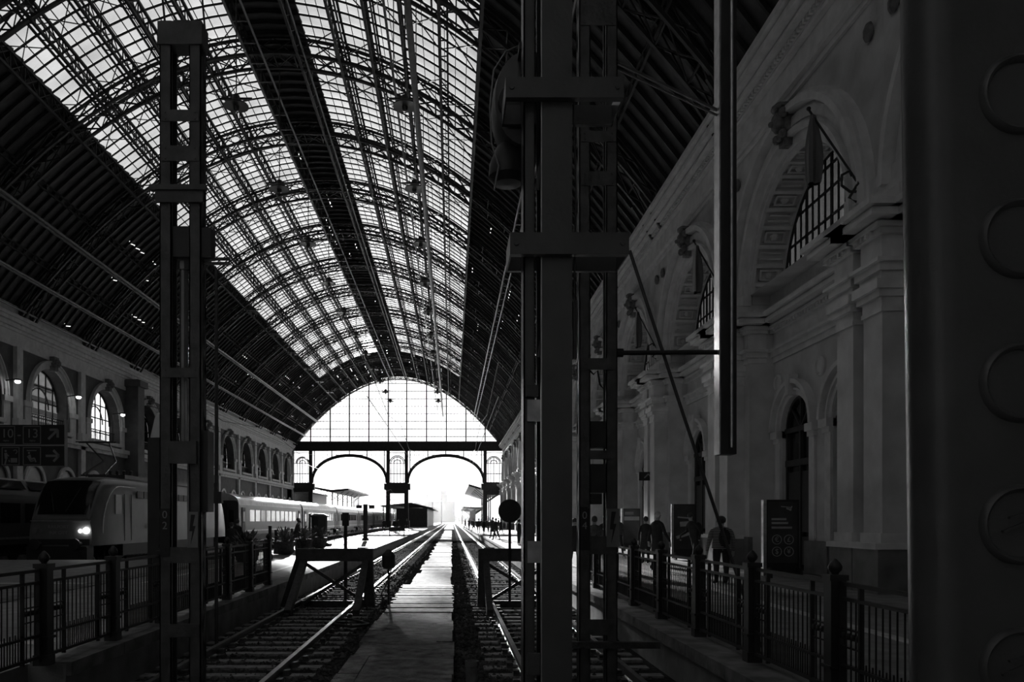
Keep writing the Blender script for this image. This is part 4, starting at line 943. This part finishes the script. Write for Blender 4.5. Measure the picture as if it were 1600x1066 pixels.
for i, (px, py, Y) in enumerate(((1013, 744, 39.0), (865, 770, 60))):
    if i: continue
    p = at(px, py, Y); t = thing('hanging_sign', 'small square sign on a bracket at the right wall piers', 'sign', p)
    m = MB(); m.box(-.45, 0, -.22, .35, .08, .2); m.build('panel', M['sign'], t); m = MB(); m.bar((.35, .04, .1), (.95, .04, .1), .05); m.bar((.35, .04, -.1), (.95, .04, -.1), .04); m.build('bracket', M['iron'], t)
    m = MB(); m.bar((-.2, -.01, -.1), (.0, -.01, .1), .06, .01, up=(0, 1, 0)); m.bar((.0, -.01, .1), (.12, -.01, -.05), .05, .01, up=(0, 1, 0)); m.build('arrow', M['signl'], t)
# flags on the right wall
for i, (yb_, lab) in enumerate(((19.3, 'furled dark flag on a slanted pole at the great arch nearest the camera'), (28.8, 'flag with a white band on a slanted pole at the second great arch'), (38.2, 'flag with a white band on a slanted pole at the third great arch'))):
    t = thing('flag', lab, 'flag', (XR - .45, yb_, 9.6), 'flags on the right wall')
    m = MB(); m.bar((0, 0, .2), (.0, 1.0, 2.3), .05); m.tube([(0, 0, .2), (-.2, 1.4, 2.2)], .03, 8); m.v = []; m.f = []; m.mi = []; m.tube([(.1, 0, .2), (-.75, .75, 2.35)], .03, 8); m.ball((-.76, .76, 2.4), .06, 4); m.build('flag_pole', M['iron'], t)
    m = MB(); prev = []
    n = 18
    for k in range(13):
        z = 2.2 - k * .145; w = .07 + .16 * math.sin(k / 12 * 2.5)
        for j in range(n):
            a = 2 * math.pi * j / n; rr = w * (1 + .42 * math.cos(3 * a + k * .12) + .15 * math.sin(5 * a)); prev.append((-.68 + rr * math.cos(a) * .8, .7 + rr * math.sin(a), z))
    m.v = prev; m.f = [[k * n + j, k * n + (j + 1) % n, (k + 1) * n + (j + 1) % n, (k + 1) * n + j] for k in range(12) for j in range(n)]
    m.mi = [(0 if j < 7 else (1 if j < 12 and i else 2)) for k in range(12) for j in range(n)]
    m.build('flag_cloth', [M['flagd'], M['flagw'], M['flagm']], t, smooth=True)
    m = MB(); m.tube([(.25, 0, .0), (-.1, 0, .0), (-.3, 0, .15), (-.3, 0, .4), (-.12, 0, .5), (-.05, 0, .38)], .035, 8); m.tube([(.25, 0, -.1), (.05, 0, -.25), (-.12, 0, -.15), (.1, 0, .2)], .035, 8); m.build('scroll_bracket', M['iron'], t)
# pendant lamps in three rows
def pendant(x, y, z, lab, grp, src=None):
    if src: return copy_tree(src, loc=(x, y, z), label=lab)
    t = thing('pendant_lamp', lab, 'hanging lamp', (x, y, z), grp)
    m = MB(); m.lathe((0, 0, 0), [(.0, -.02), (.62, -.05), (.6, .02), (.25, .22), (.16, .5), (.0, .55)], 16); m.build('reflector', M['iron'], t)
    m = MB(); m.lathe((0, 0, 0), [(.0, -.3), (.12, -.25), (.15, -.05), (.0, -.04)], 10); m.build('bulb', M['ironw'], t)
    m = MB(); m.box(-.8, -.06, .3, .8, .06, .38); m.build('cross_bar', M['iron'], t)
    m = MB(); m.tube([(0, 0, .5), (0, 0, rz(x) - z - .9)], .03, 6); m.build('cord', M['iron'], t)
    return t
for x, k0, row in ((-10.8, 0, 'middle'), (-2.35, 0, 'right'), (-19.9, 5, 'left')):
    src = None
    for i, k in enumerate(range(k0, 12)):
        o = pendant(x, 29.9 + 10 * k, 22.4, f'dark hanging lamp, {ORD[i]} one in the {row} row under the glass roof', f'lamps of the {row} row', src)
        src = src or o

# ------------------------------------------------------------------ trains
def section(w, zb, zt, rr, n=6, tum=.0):
    pts = [(w, zb), (w, zb + .5), (w - tum * .3, zt - rr - .3)]
    for i in range(n + 1):
        a = R(90 * i / n); pts.append((w - tum - rr * 1.15 + rr * 1.15 * math.cos(a), zt - rr + rr * math.sin(a)))
    return pts + [(-x, z) for x, z in pts[::-1]]
def loft(m, secs):      # [(y, pts)]
    n = len(secs[0][1]); vs = [(x, y, z) for y, p in secs for x, z in p]
    m.add(vs, [(i * n + k, i * n + (k + 1) % n, (i + 1) * n + (k + 1) % n, (i + 1) * n + k) for i in range(len(secs) - 1) for k in range(n)] + [tuple(range(n)), tuple(range((len(secs) - 1) * n, len(secs) * n))[::-1]])
def wheelset(t, y):
    b_ = MB(); b_.box(-1.1, -1.6, .35, 1.1, 1.6, .75); b = b_.build('bogie', M['locod'], t, loc=(0, y, 0))
    for yy in (-1.25, 1.25):
        q = MB()
        for s in (-1, 1): q.lathe((s * .735, yy, .46), [(.0, -.06), (.46, -.06), (.46, .06), (.0, .06)], 20, 'x')
        q.tube([(-.735, yy, .46), (.735, yy, .46)], .08, 8); q.build('wheelset', M['rust'], b)
def loco(label, x, Y, mt, texts, lit):
    t = thing('locomotive', label, 'locomotive', (x, Y, -.45)); Lc = 20.3
    prof = [(0, 1.36, 2.15, .12), (.12, 1.40, 2.35, .2), (.45, 1.44, 2.95, .3), (.85, 1.47, 3.5, .35), (1.25, 1.49, 3.86, .42), (1.8, 1.5, 4.02, .5), (2.6, 1.5, 4.08, .5), (5, 1.5, 4.1, .5)]
    secs = [(y, section(w, .95, zt, r, 6, .1)) for y, w, zt, r in prof]; secs += [(Lc - y, section(w, .95, zt, r, 6, .1)) for y, w, zt, r in prof[::-1]]
    m = MB(); loft(m, secs); body = m.build('body', M[mt], t, smooth=True)
    # windscreen following the slope of the nose
    def zt(y):
        for (a, _, za, _), (b_, _, zb_, _) in zip(prof, prof[1:]):
            if a <= y <= b_: return za + (zb_ - za) * (y - a) / (b_ - a)
    m = MB(); ys = [.1, .3, .45, .65, .85, 1.05, 1.22]
    vs = []; 
    for y in ys:
        for j in range(9):
            u = -1 + j / 4; vs.append((u * 1.2, y - .05 + .06 * u * u, zt(y) + .03 - .05 * u ** 4))
    m.add(vs, [(i * 9 + j, i * 9 + j + 1, (i + 1) * 9 + j + 1, (i + 1) * 9 + j) for i in range(6) for j in range(8)]); m.build('windscreen', M['dglass'], t, smooth=True)
    m = MB(); m.tube([(.2, .0, zt(.12) + .08), (.55, .75, zt(.8) + .1)], .02, 6); m.tube([(-.3, .0, zt(.12) + .08), (-.7, .6, zt(.65) + .1)], .02, 6); m.build('wiper', M['iron'], t)
    m = MB(); m.box(-1.3, -.06, 2.02, 1.3, .02, 2.06); m.build('nose_rail', M['bright'], t)
    m = MB(); m.box(-1.25, -.03, 1.0, 1.25, .0, 1.25); m.box(-1.3, -.35, .3, 1.3, .3, .95); m.build('bumper_beam', M['locod'], t)
    for s in (-1, 1): m = MB(); m.lathe((s * .87, -.62, 1.06 - .02), [(.0, 0), (.24, .02), (.24, .06), (.09, .1), (.09, .62)], 14, 'y'); m.build('buffer', M['locod'], t)
    for s in (-1, 1):
        m = MB(); m.lathe((s * 1.12, -.03, 1.62), [(.0, -.03), (.12, -.03), (.13, .0), (.12, .04)], 14, 'y'); m.build('headlight', M['lamp' if (s > 0 and lit) else 'pipe'], t)
        m = MB(); m.lathe((s * .86, -.03, 1.6), [(.0, -.03), (.07, -.03), (.08, .0), (.07, .04)], 12, 'y'); m.build('marker_light', M['wlamp' if (s > 0 and lit) else 'pipe'], t)
    for s in (-1, 1):
        m = MB(); m.box(s * 1.49, 2.1, 2.35, s * 1.515, 2.75, 3.25); m.build('cab_side_window', M['loco_w' if lit else 'dglass'], t)
        m = MB(); m.box(s * 1.49, 3.1, 1.1, s * 1.51, 3.15, 3.3); m.box(s * 1.49, 3.9, 1.1, s * 1.51, 3.95, 3.3); m.build('cab_door_seam', M['iron'], t)
        m = MB(); 
        for k in range(12): m.box(s * 1.49, 4.6 + k * .85, 3.15, s * 1.52, 5.35 + k * .85, 3.5)
        m.build('side_vent', M['locod'], t)
        m = MB(); m.box(s * 1.2, 3, .4, s * 1.47, Lc - 3, .95); m.build('underframe', M['locod'], t)
    for s in (-1, 1):
        m = MB(); prev = None
        for k in range(15):
            a = R(90 * k / 14); p = (s * 1.512, .75 + 1.9 * (1 - math.cos(a)), 1.5 + 2.15 * math.sin(a))
            if prev: m.bar(prev, p, .045, .02, up=(1, 0, 0))
            prev = p
        m.bar(prev, (s * 1.512, 4.4, 3.65), .045, .02, up=(1, 0, 0)); m.build('light_body_line', M['bright'], t)
    wheelset(t, 4.2); wheelset(t, Lc - 4.2)
    m = MB(); m.box(-.9, 4.6, 4.1, .9, Lc - 5, 4.3); m.build('roof_equipment', M['ironw'], t)
    p = MB()
    for s in (-1, 1): p.bar((s * .5, 3.2, 4.25), (s * .3, 5.0, 5.0), .06); p.bar((s * .3, 5.0, 5.0), (s * .55, 3.6, 5.8), .05)
    p.bar((-.9, 3.6, 5.8), (.9, 3.6, 5.8), .07); p.bar((-.9, 3.3, 5.8), (.9, 3.3, 5.8), .05); p.bar((-.6, 3.2, 4.2), (.6, 3.2, 4.2), .08); p.build('pantograph', M['ironw'], t)
    for k in range(4):
        q = MB(); q.lathe((-.5 + .35 * k, 6.2, 4.3), [(.05, 0), (.1, .05), (.05, .1), (.1, .15), (.05, .2), (.1, .25), (.03, .32)], 10); q.build('insulator', M['ironw'], t)
    if texts:
        text('RAILPORT', .2, 'nose_lettering', M['signl'], t, (-.1, -.012, 1.78)); text('INK OTT', .2, 'nose_lettering', M['signl'], t, (-.1, -.012, 1.52))
        text('ekom', .42, 'side_lettering', M['signl'], t, (1.513, 6.0, 1.75), (R(90), 0, R(90)))
    return t
loco('grey locomotive with rounded cab and lit headlight, behind the left fence', -17.0, 34.6, 'loco', 1, 1)
def coach(label, x, Y, mt, roofm, nw, group=None):
    t = thing('passenger_coach', label, 'train coach', (x, Y, -.45), group); Lc = 24.4; w = 1.42
    m = MB(); loft(m, [(0, section(w, .95, 3.5, .25, 4, .02)), (Lc, section(w, .95, 3.5, .25, 4, .02))]); m.build('body', M[mt], t, smooth=True)
    m = MB(); prof = []
    for i in range(13): a = math.pi * i / 12; prof.append(((w - .02) * math.cos(a) if abs(math.cos(a)) < .98 else w * math.copysign(1, math.cos(a)), 3.2 + .88 * math.sin(a) ** .8))
    m.prism_y(prof, .06, Lc - .06); m.build('roof', M[roofm], t, smooth=True)
    for s in (-1, 1):
        for k in range(nw):
            y = 3.0 + k * (Lc - 6) / nw
            q = MB(); q.box(s * 1.415, y + .2, 1.95, s * 1.43, y + (Lc - 6) / nw - .25, 2.85); q.build('window', M['dglass'], t)
        for y in (.9, Lc - 1.8): q = MB(); q.box(s * 1.415, y, .8, s * 1.45, y + .9, 3.0); d = q.build('door', M['locod'], t); q = MB(); q.box(s * 1.45, y + .15, 1.9, s * 1.456, y + .75, 2.7); q.build('door_window', M['dglass'], d)
        q = MB(); q.box(s * 1.412, 0.1, 1.2, s * 1.425, Lc - .1, 1.3); q.build('side_stripe', M['bright'], t)
        for e, y in ((0, -.001), (1, Lc)): q = MB(); q.box(s * .6 - .12, y - .1, .95, s * .6 + .12, y + .1, 1.2); q.build('buffer', M['locod'], t)
    for y, d in ((-.3, 1), (Lc, 1)): q = MB(); q.box(-.65, y, .95, .65, y + .3, 3.25); q.build('gangway', M['locod'], t)
    q = MB(); q.box(-1.2, 4.5, .45, 1.2, Lc - 4.5, .95); q.build('underframe', M['locod'], t)
    q = MB(); q.box(-1.05, -.03, 1.9, -.72, .0, 2.8); q.build('end_window', M['dglass'], t); q = MB(); q.box(.72, -.03, 1.9, 1.05, 0, 2.8); q.build('end_window', M['dglass'], t)
    wheelset(t, 2.8); wheelset(t, Lc - 2.8)
    return t
c0 = coach('pale-roofed passenger coach coupled behind the grey locomotive', -17.0, 58.2, 'coach', 'coachroof', 10, 'coaches behind the locomotive')
for i in range(1, 7): copy_tree(c0, loc=(-17.0, 58.2 + 25.1 * i, -.45), label=f'pale-roofed passenger coach, {ORD[i]} one behind the grey locomotive')
t = coach('dark train coach with big upper windows at the left edge of the photo', -21.4, 19.8, 'coach', 'coach', 9)
for k in range(7): m = MB(); m.bar((1.36, 4.2 + k * 3.0, 3.55), (1.12, 4.2 + k * 3.0, 3.85), 2.5, .03, up=(0, 1, 0)); m.v = [(p[0] + .05, p[1], p[2]) for p in [(1.37, 3 + k * 3, 3.5), (1.37, 5.6 + k * 3, 3.5), (1.1, 5.6 + k * 3, 3.9), (1.1, 3 + k * 3, 3.9)]]; m.f = [[0, 1, 2, 3]]; m.mi = [0]; m.build('upper_window', M['dglass'], t)
# ------------------------------------------------------------------ platform furniture on the left platform
def post_obj(nm, lab, cat, px, pt, Y, w, base=0, arms=0, m='iron'):
    x = (px - VPX) * Y / F; z = Zp(pt, Y); t = thing(nm, lab, cat, (x, Y, base)); q = MB(); q.lathe((0, 0, 0), [(w * .8, 0), (w * .8, .15), (w / 2, .25), (w / 2, z - base)], 12); q.build('shaft', M[m], t)
    if arms: q = MB(); q.box(-w * 2, -.1, z - .35, -w * .8, .1, z - .1); q.box(w * .8, -.1, z - .35, w * 2, .1, z - .1); q.bar((-w * 2, 0, z - .1), (w * 2, 0, z - .1), .06); q.build('light_box', M['locod'], t)
    return t
post_obj('platform_signal', 'post with two lamp boxes standing on the sunlit left platform', 'signal post', 571, 788, 62, .35, arms=1)
t = post_obj('advertising_column', 'dark round advertising column between coaches and the left platform', 'column', 499, 806, 50, 1.0); 
q = MB(); q.lathe((0, 0, Zp(806, 50)), [(.58, -.08), (.6, 0), (.3, .12), (0, .14)], 14); q.build('cap', M['iron'], t)
for i, (px, pt, Y) in enumerate(((422, 822, 33), (431, 828, 38), (456, 826, 40), (464, 826, 44), (484, 803, 52))):
    post_obj('bollard' if i < 4 else 'platform_post', f'slim dark post on the left platform beside the coaches, {["first", "second", "third", "fourth", "fifth"][i]} from the left', 'post', px, pt, Y, .14)
for i, (px, Y) in enumerate(((444, 38), (474, 43), (497, 46), (386, 31))):
    x = (px - VPX) * Y / F; t = thing('planter', f'dark planter tub with a bushy plant on the left platform, {["second", "third", "last", "first"][i]} from the left', 'planter', (x, Y, 0), 'planters on the left platform')
    q = MB(); q.lathe((0, 0, 0), [(.38, 0), (.42, .1), (.5, .5), (.54, .52), (.54, .6), (.46, .6), (.4, .5), (.0, .5)], 12); q.build('tub', M['rust'], t)
    q = MB(); rd = random.Random(i)
    for k in range(120):
        a = rd.uniform(0, 6.28); e = rd.uniform(.15, 1.3); L_ = rd.uniform(.3, .75); d = Vector((math.cos(a) * math.cos(e), math.sin(a) * math.cos(e), math.sin(e))); p = Vector((0, 0, .55)) + d * L_
        n = Vector((-math.sin(a), math.cos(a), 0)) * .05; q.add([p - d * .12, p + n, p + d * .12, p - n], [(0, 1, 2, 3)]); q.bar((0, 0, .5), p, .008)
    q.build('foliage', M['leaf'], t)
t = thing('parked_bicycle', 'bicycle leaning beside the planters on the left platform', 'bicycle', ((516 - VPX) * 49 / F, 49.5, 0))
for s in (-.52, .52):
    q = MB(); prev = None
    for k in range(21):
        a = 2 * math.pi * k / 20; p = (s + .34 * math.cos(a), 0, .34 + .34 * math.sin(a))
        if prev: q.bar(prev, p, .03)
        if k % 3 == 0: q.bar((s, 0, .34), p, .006)
        prev = p
    q.build('wheel', M['iron'], t)
q = MB()
for a, b_ in (((-.52, .34), (-.1, .34)), ((-.1, .34), (-.2, .85)), ((-.2, .8), (.38, .82)), ((-.1, .34), (.4, .75)), ((.36, .95), (.52, .34)), ((-.52, .34), (-.2, .8))): q.tube([(a[0], 0, a[1]), (b_[0], 0, b_[1])], .02, 6)
q.build('frame', M['ironw'], t)
q = MB(); q.bar((.36, -.25, .98), (.36, .25, .98), .03); q.build('handlebar', M['iron'], t); q = MB(); q.box(-.32, -.07, .86, -.08, .07, .92); q.build('saddle', M['iron'], t)
# platform bench
t = thing('bench', 'low bench on the sunlit left platform beyond the planters', 'bench', ((620 - VPX) * 78 / F, 78, 0))
q = MB(); q.box(-.8, -.25, .42, .8, .25, .48); q.build('seat', M['timber'], t); q = MB(); q.box(-.8, .22, .5, .8, .27, .9); q.build('backrest', M['timber'], t)
for s in (-.7, .7): q = MB(); q.box(s - .04, -.22, 0, s + .04, .22, .42); q.build('leg', M['iron'], t)

# ------------------------------------------------------------------ people
def person(label, px, Y, h, pose='walk', face=0, top='dark', hair='hair', pack=0, bx=None, lean=0, coat=0, phase=1, wide=1.0):
    s = h / 1.75; x = bx if bx is not None else (px - VPX) * Y / F
    bm = bmesh.new(); sk = bm.verts.layers.skin.verify()
    def V(p, r, root=False):
        v = bm.verts.new((p[0] * s, (p[1] - lean * max(0, p[2] - .9)) * s, p[2] * s)); v[sk].radius = (r * s, r * s); v[sk].use_root = root; return v
    def chain(start, pts):
        pr = start
        for p, r in pts: v = V(p, r); bm.edges.new((pr, v)); pr = v
        return pr
    st = .0 if pose == 'stand' else .22 * phase
    pel = V((0, 0, .96), .145, True)
    w1 = chain(pel, [((0, 0, 1.12), .13), ((0, .0, 1.30), .155)])
    ch = chain(w1, [((0, 0, 1.42), .12)])
    nk = chain(ch, [((0, -.01, 1.50), .055), ((0, -.02, 1.56), .06), ((0, -.02, 1.63), .088), ((0, -.02, 1.69), .082)])
    for q in (-1, 1):
        d = st * q
        hipz = .9; chain(pel, [((q * .09, 0, hipz), .105), ((q * .10, -d * .5, .52), .072), ((q * .10, -d + (.12 if d < 0 else 0), .12), .045), ((q * .10, -d + (.12 if d < 0 else 0) - .02, .045), .045), ((q * .11, -d - .1 + (.12 if d < 0 else 0), .035), .04), ((q * .11, -d - .17 + (.12 if d < 0 else 0), .03), .03)])
        a = st * q * .8; bend = .22 if pose == 'carry' else .06
        wr = chain(ch, [((q * .19, 0, 1.40), .065), ((q * .25, a * .4, 1.13), .05), ((q * .27, a - bend, .90 + (bend > .1) * .1), .036), ((q * .27, a - bend - .02, .84 + (bend > .1) * .12), .032), ((q * .27, a - bend - .04, .79 + (bend > .1) * .12), .034)])
        hz = .79 + (bend > .1) * .12
        for f in range(4): chain(wr, [((q * (.265 + .004 * f), a - bend - .07 + .022 * f, hz - .05), .010), ((q * (.255), a - bend - .075 + .022 * f, hz - .085 - (.01 if f in (1, 2) else 0)), .008)])
        chain(wr, [((q * .25, a - bend - .085, hz - .01), .011), ((q * .24, a - bend - .1, hz - .04), .009)])
    me = bpy.data.meshes.new('person'); bm.to_mesh(me); bm.free()
    o = bpy.data.objects.new('person', me); COL.objects.link(o)
    o.modifiers.new('s', 'SKIN').use_smooth_shade = True; sub = o.modifiers.new('u', 'SUBSURF'); sub.levels = 1; sub.render_levels = 1
    dg = bpy.context.evaluated_depsgraph_get(); dg.update(); m2 = bpy.data.meshes.new_from_object(o.evaluated_get(dg))
    o.modifiers.clear(); o.data = m2
    for mm in ('skin', 'dark', top): m2.materials.append(M[mm])
    for p in m2.polygons:
        z = p.center.z / s; ax = abs(p.center.x) / s; p.material_index = 0 if z > 1.50 or (ax > .2 and z < .86 and ax > .2) else (1 if z < .95 and ax < .21 else 2)
        p.use_smooth = True
    o.location = (x, Y, 0); o.rotation_euler = (0, 0, face); o.scale = (wide, wide ** .5, 1)
    tag(o, label, 'person', None)
    hd = lean * .75 * s
    q = MB(); q.ball((0, (-.0 - lean * .76) * s, 1.69 * s), .108 * s, 8, (.86, 1.0, 1.02)); hh = q.build('hair', M[hair], o, smooth=True)
    q = MB(); y0 = -.12 - lean * .74
    q.ball((0, y0 * s, 1.63 * s), .02 * s, 4, (.8, 1, 1.3)); q.build('nose', M['skin'], o)
    for e in (-1, 1):
        q = MB(); q.ball((e * .034 * s, (y0 + .015) * s, 1.66 * s), .012 * s, 4); q.build('eye', M['sign'], o)
        q = MB(); q.ball((e * .088 * s, (y0 + .1) * s, 1.64 * s), .028 * s, 4, (.4, .7, 1.1)); q.build('ear', M['skin'], o)
    q = MB(); q.box(-.025 * s, (y0 + .01) * s, 1.59 * s, .025 * s, (y0 + .03) * s, 1.598 * s); q.build('mouth', M['dark'], o)
    q = MB(); z0 = .55 if coat else .93
    secs = [(z0, .20 + .05 * coat, .15), (1.0, .185, .145), (1.15, .175, .135), (1.32, .2, .14), (1.42, .185, .12), (1.48, .11, .085), (1.51, .075, .07)]; vs = []
    for z, a, b_ in secs:
        for k in range(16): t_ = 2 * math.pi * k / 16; vs.append((a * s * math.cos(t_), (b_ * math.sin(t_) - lean * max(0, z - .9)) * s, z * s))
    q.add(vs, [(i * 16 + k, i * 16 + (k + 1) % 16, (i + 1) * 16 + (k + 1) % 16, (i + 1) * 16 + k) for i in range(6) for k in range(16)])
    q.build('coat' if coat else 'jacket', M[top], o, smooth=True)
    if pack:
        b = MB(); b.ball((0, .0, 0), .2 * s, 6, (.8, .55, 1.25)); b.box(-.1 * s, .08 * s, -.18 * s, .1 * s, .13 * s, .0)
        ro = b.build('backpack', M['dark'], None, smooth=True); off = Matrix.Rotation(face, 3, 'Z') @ Vector((0, (.26 - lean * .35) * s, 1.22 * s)); ro.location = Vector((x, Y, 0)) + off; ro.rotation_euler = (0, 0, face)
        tag(ro, 'dark backpack worn by ' + pack, 'backpack')
    return o
person('person in a striped pullover walking away behind the right fence', 1127, 20.5, 1.70, 'stand', wide=1.3, face=R(180), top='knit', pack='the person in the striped pullover')
person('white-haired person in a dark coat left of the poster stand with the picture', 1027, 26, 1.88, face=R(120), top='dark', hair='whair', coat=1)
person('dark-haired person in a dark coat just left of the white-haired person', 1009, 30, 1.73, 'stand', face=R(180), coat=1)
person('person with a backpack leaning forward before the picture poster stand', 1086, 29.5, 1.85, 'carry', face=R(-60), pack='the person leaning forward before the picture stand', lean=.3)
person('person in a thick coat seen through the right lattice mast', 929, 25, 1.72, 'stand', face=R(170), top='grey', coat=1)
person('person in dark clothes at the right edge of the lattice mast', 946, 27, 1.78, face=R(10), coat=1, phase=-1)
person('person half hidden by the left edge of the farthest poster stand', 966, 36, 1.8, face=R(20), top='grey')
person('dark figure between the big steel column and the lattice mast', 898, 28, 1.66, face=R(0), coat=1)
person('two-armed dark figure standing left of the nearest coach end', 362, 33, 1.5, 'stand', face=R(190), coat=1)
person('person in dark coat beside the first figure near the coach end', 371, 34.5, 1.62, 'stand', face=R(160), coat=1)
person('person standing by the coach door on the left platform', 466, 42, 1.7, face=R(90), top='dark')
person('person bending over near the planters on the left platform', 461, 41, 1.6, 'carry', face=R(90), lean=.3)
rd = random.Random(11)
for i, (px, Y) in enumerate(((748, 95), (756, 84), (763, 100), (770, 70), (775, 64), (783, 90), (811, 50), (740, 112), (733, 128), (727, 140), (752, 120), (760, 132), (779, 118), (745, 135), (768, 108), (738, 150))):
    person(f'distant person walking on the right platform near the end arch, {ORD[i]} counted from the camera' if 0 else f'small dark silhouette of a person in the crowd on the right platform, {ORD[sorted([95,84,100,70,64,90,50,112,128,140,120,132,118,135,108,150]).index(Y)]} by distance', px, Y, rd.uniform(1.62, 1.85), rd.choice(['walk', 'stand']), face=R(rd.uniform(0, 360)), coat=rd.random() < .5)
for i, (px, Y) in enumerate(((617, 90), (622, 94), (600, 105), (636, 112))):
    person(f'small dark silhouette of a person on the sunlit left platform, {ORD[i]} by distance', px, Y, 1.72, 'walk', face=R(90 * i), coat=i % 2)
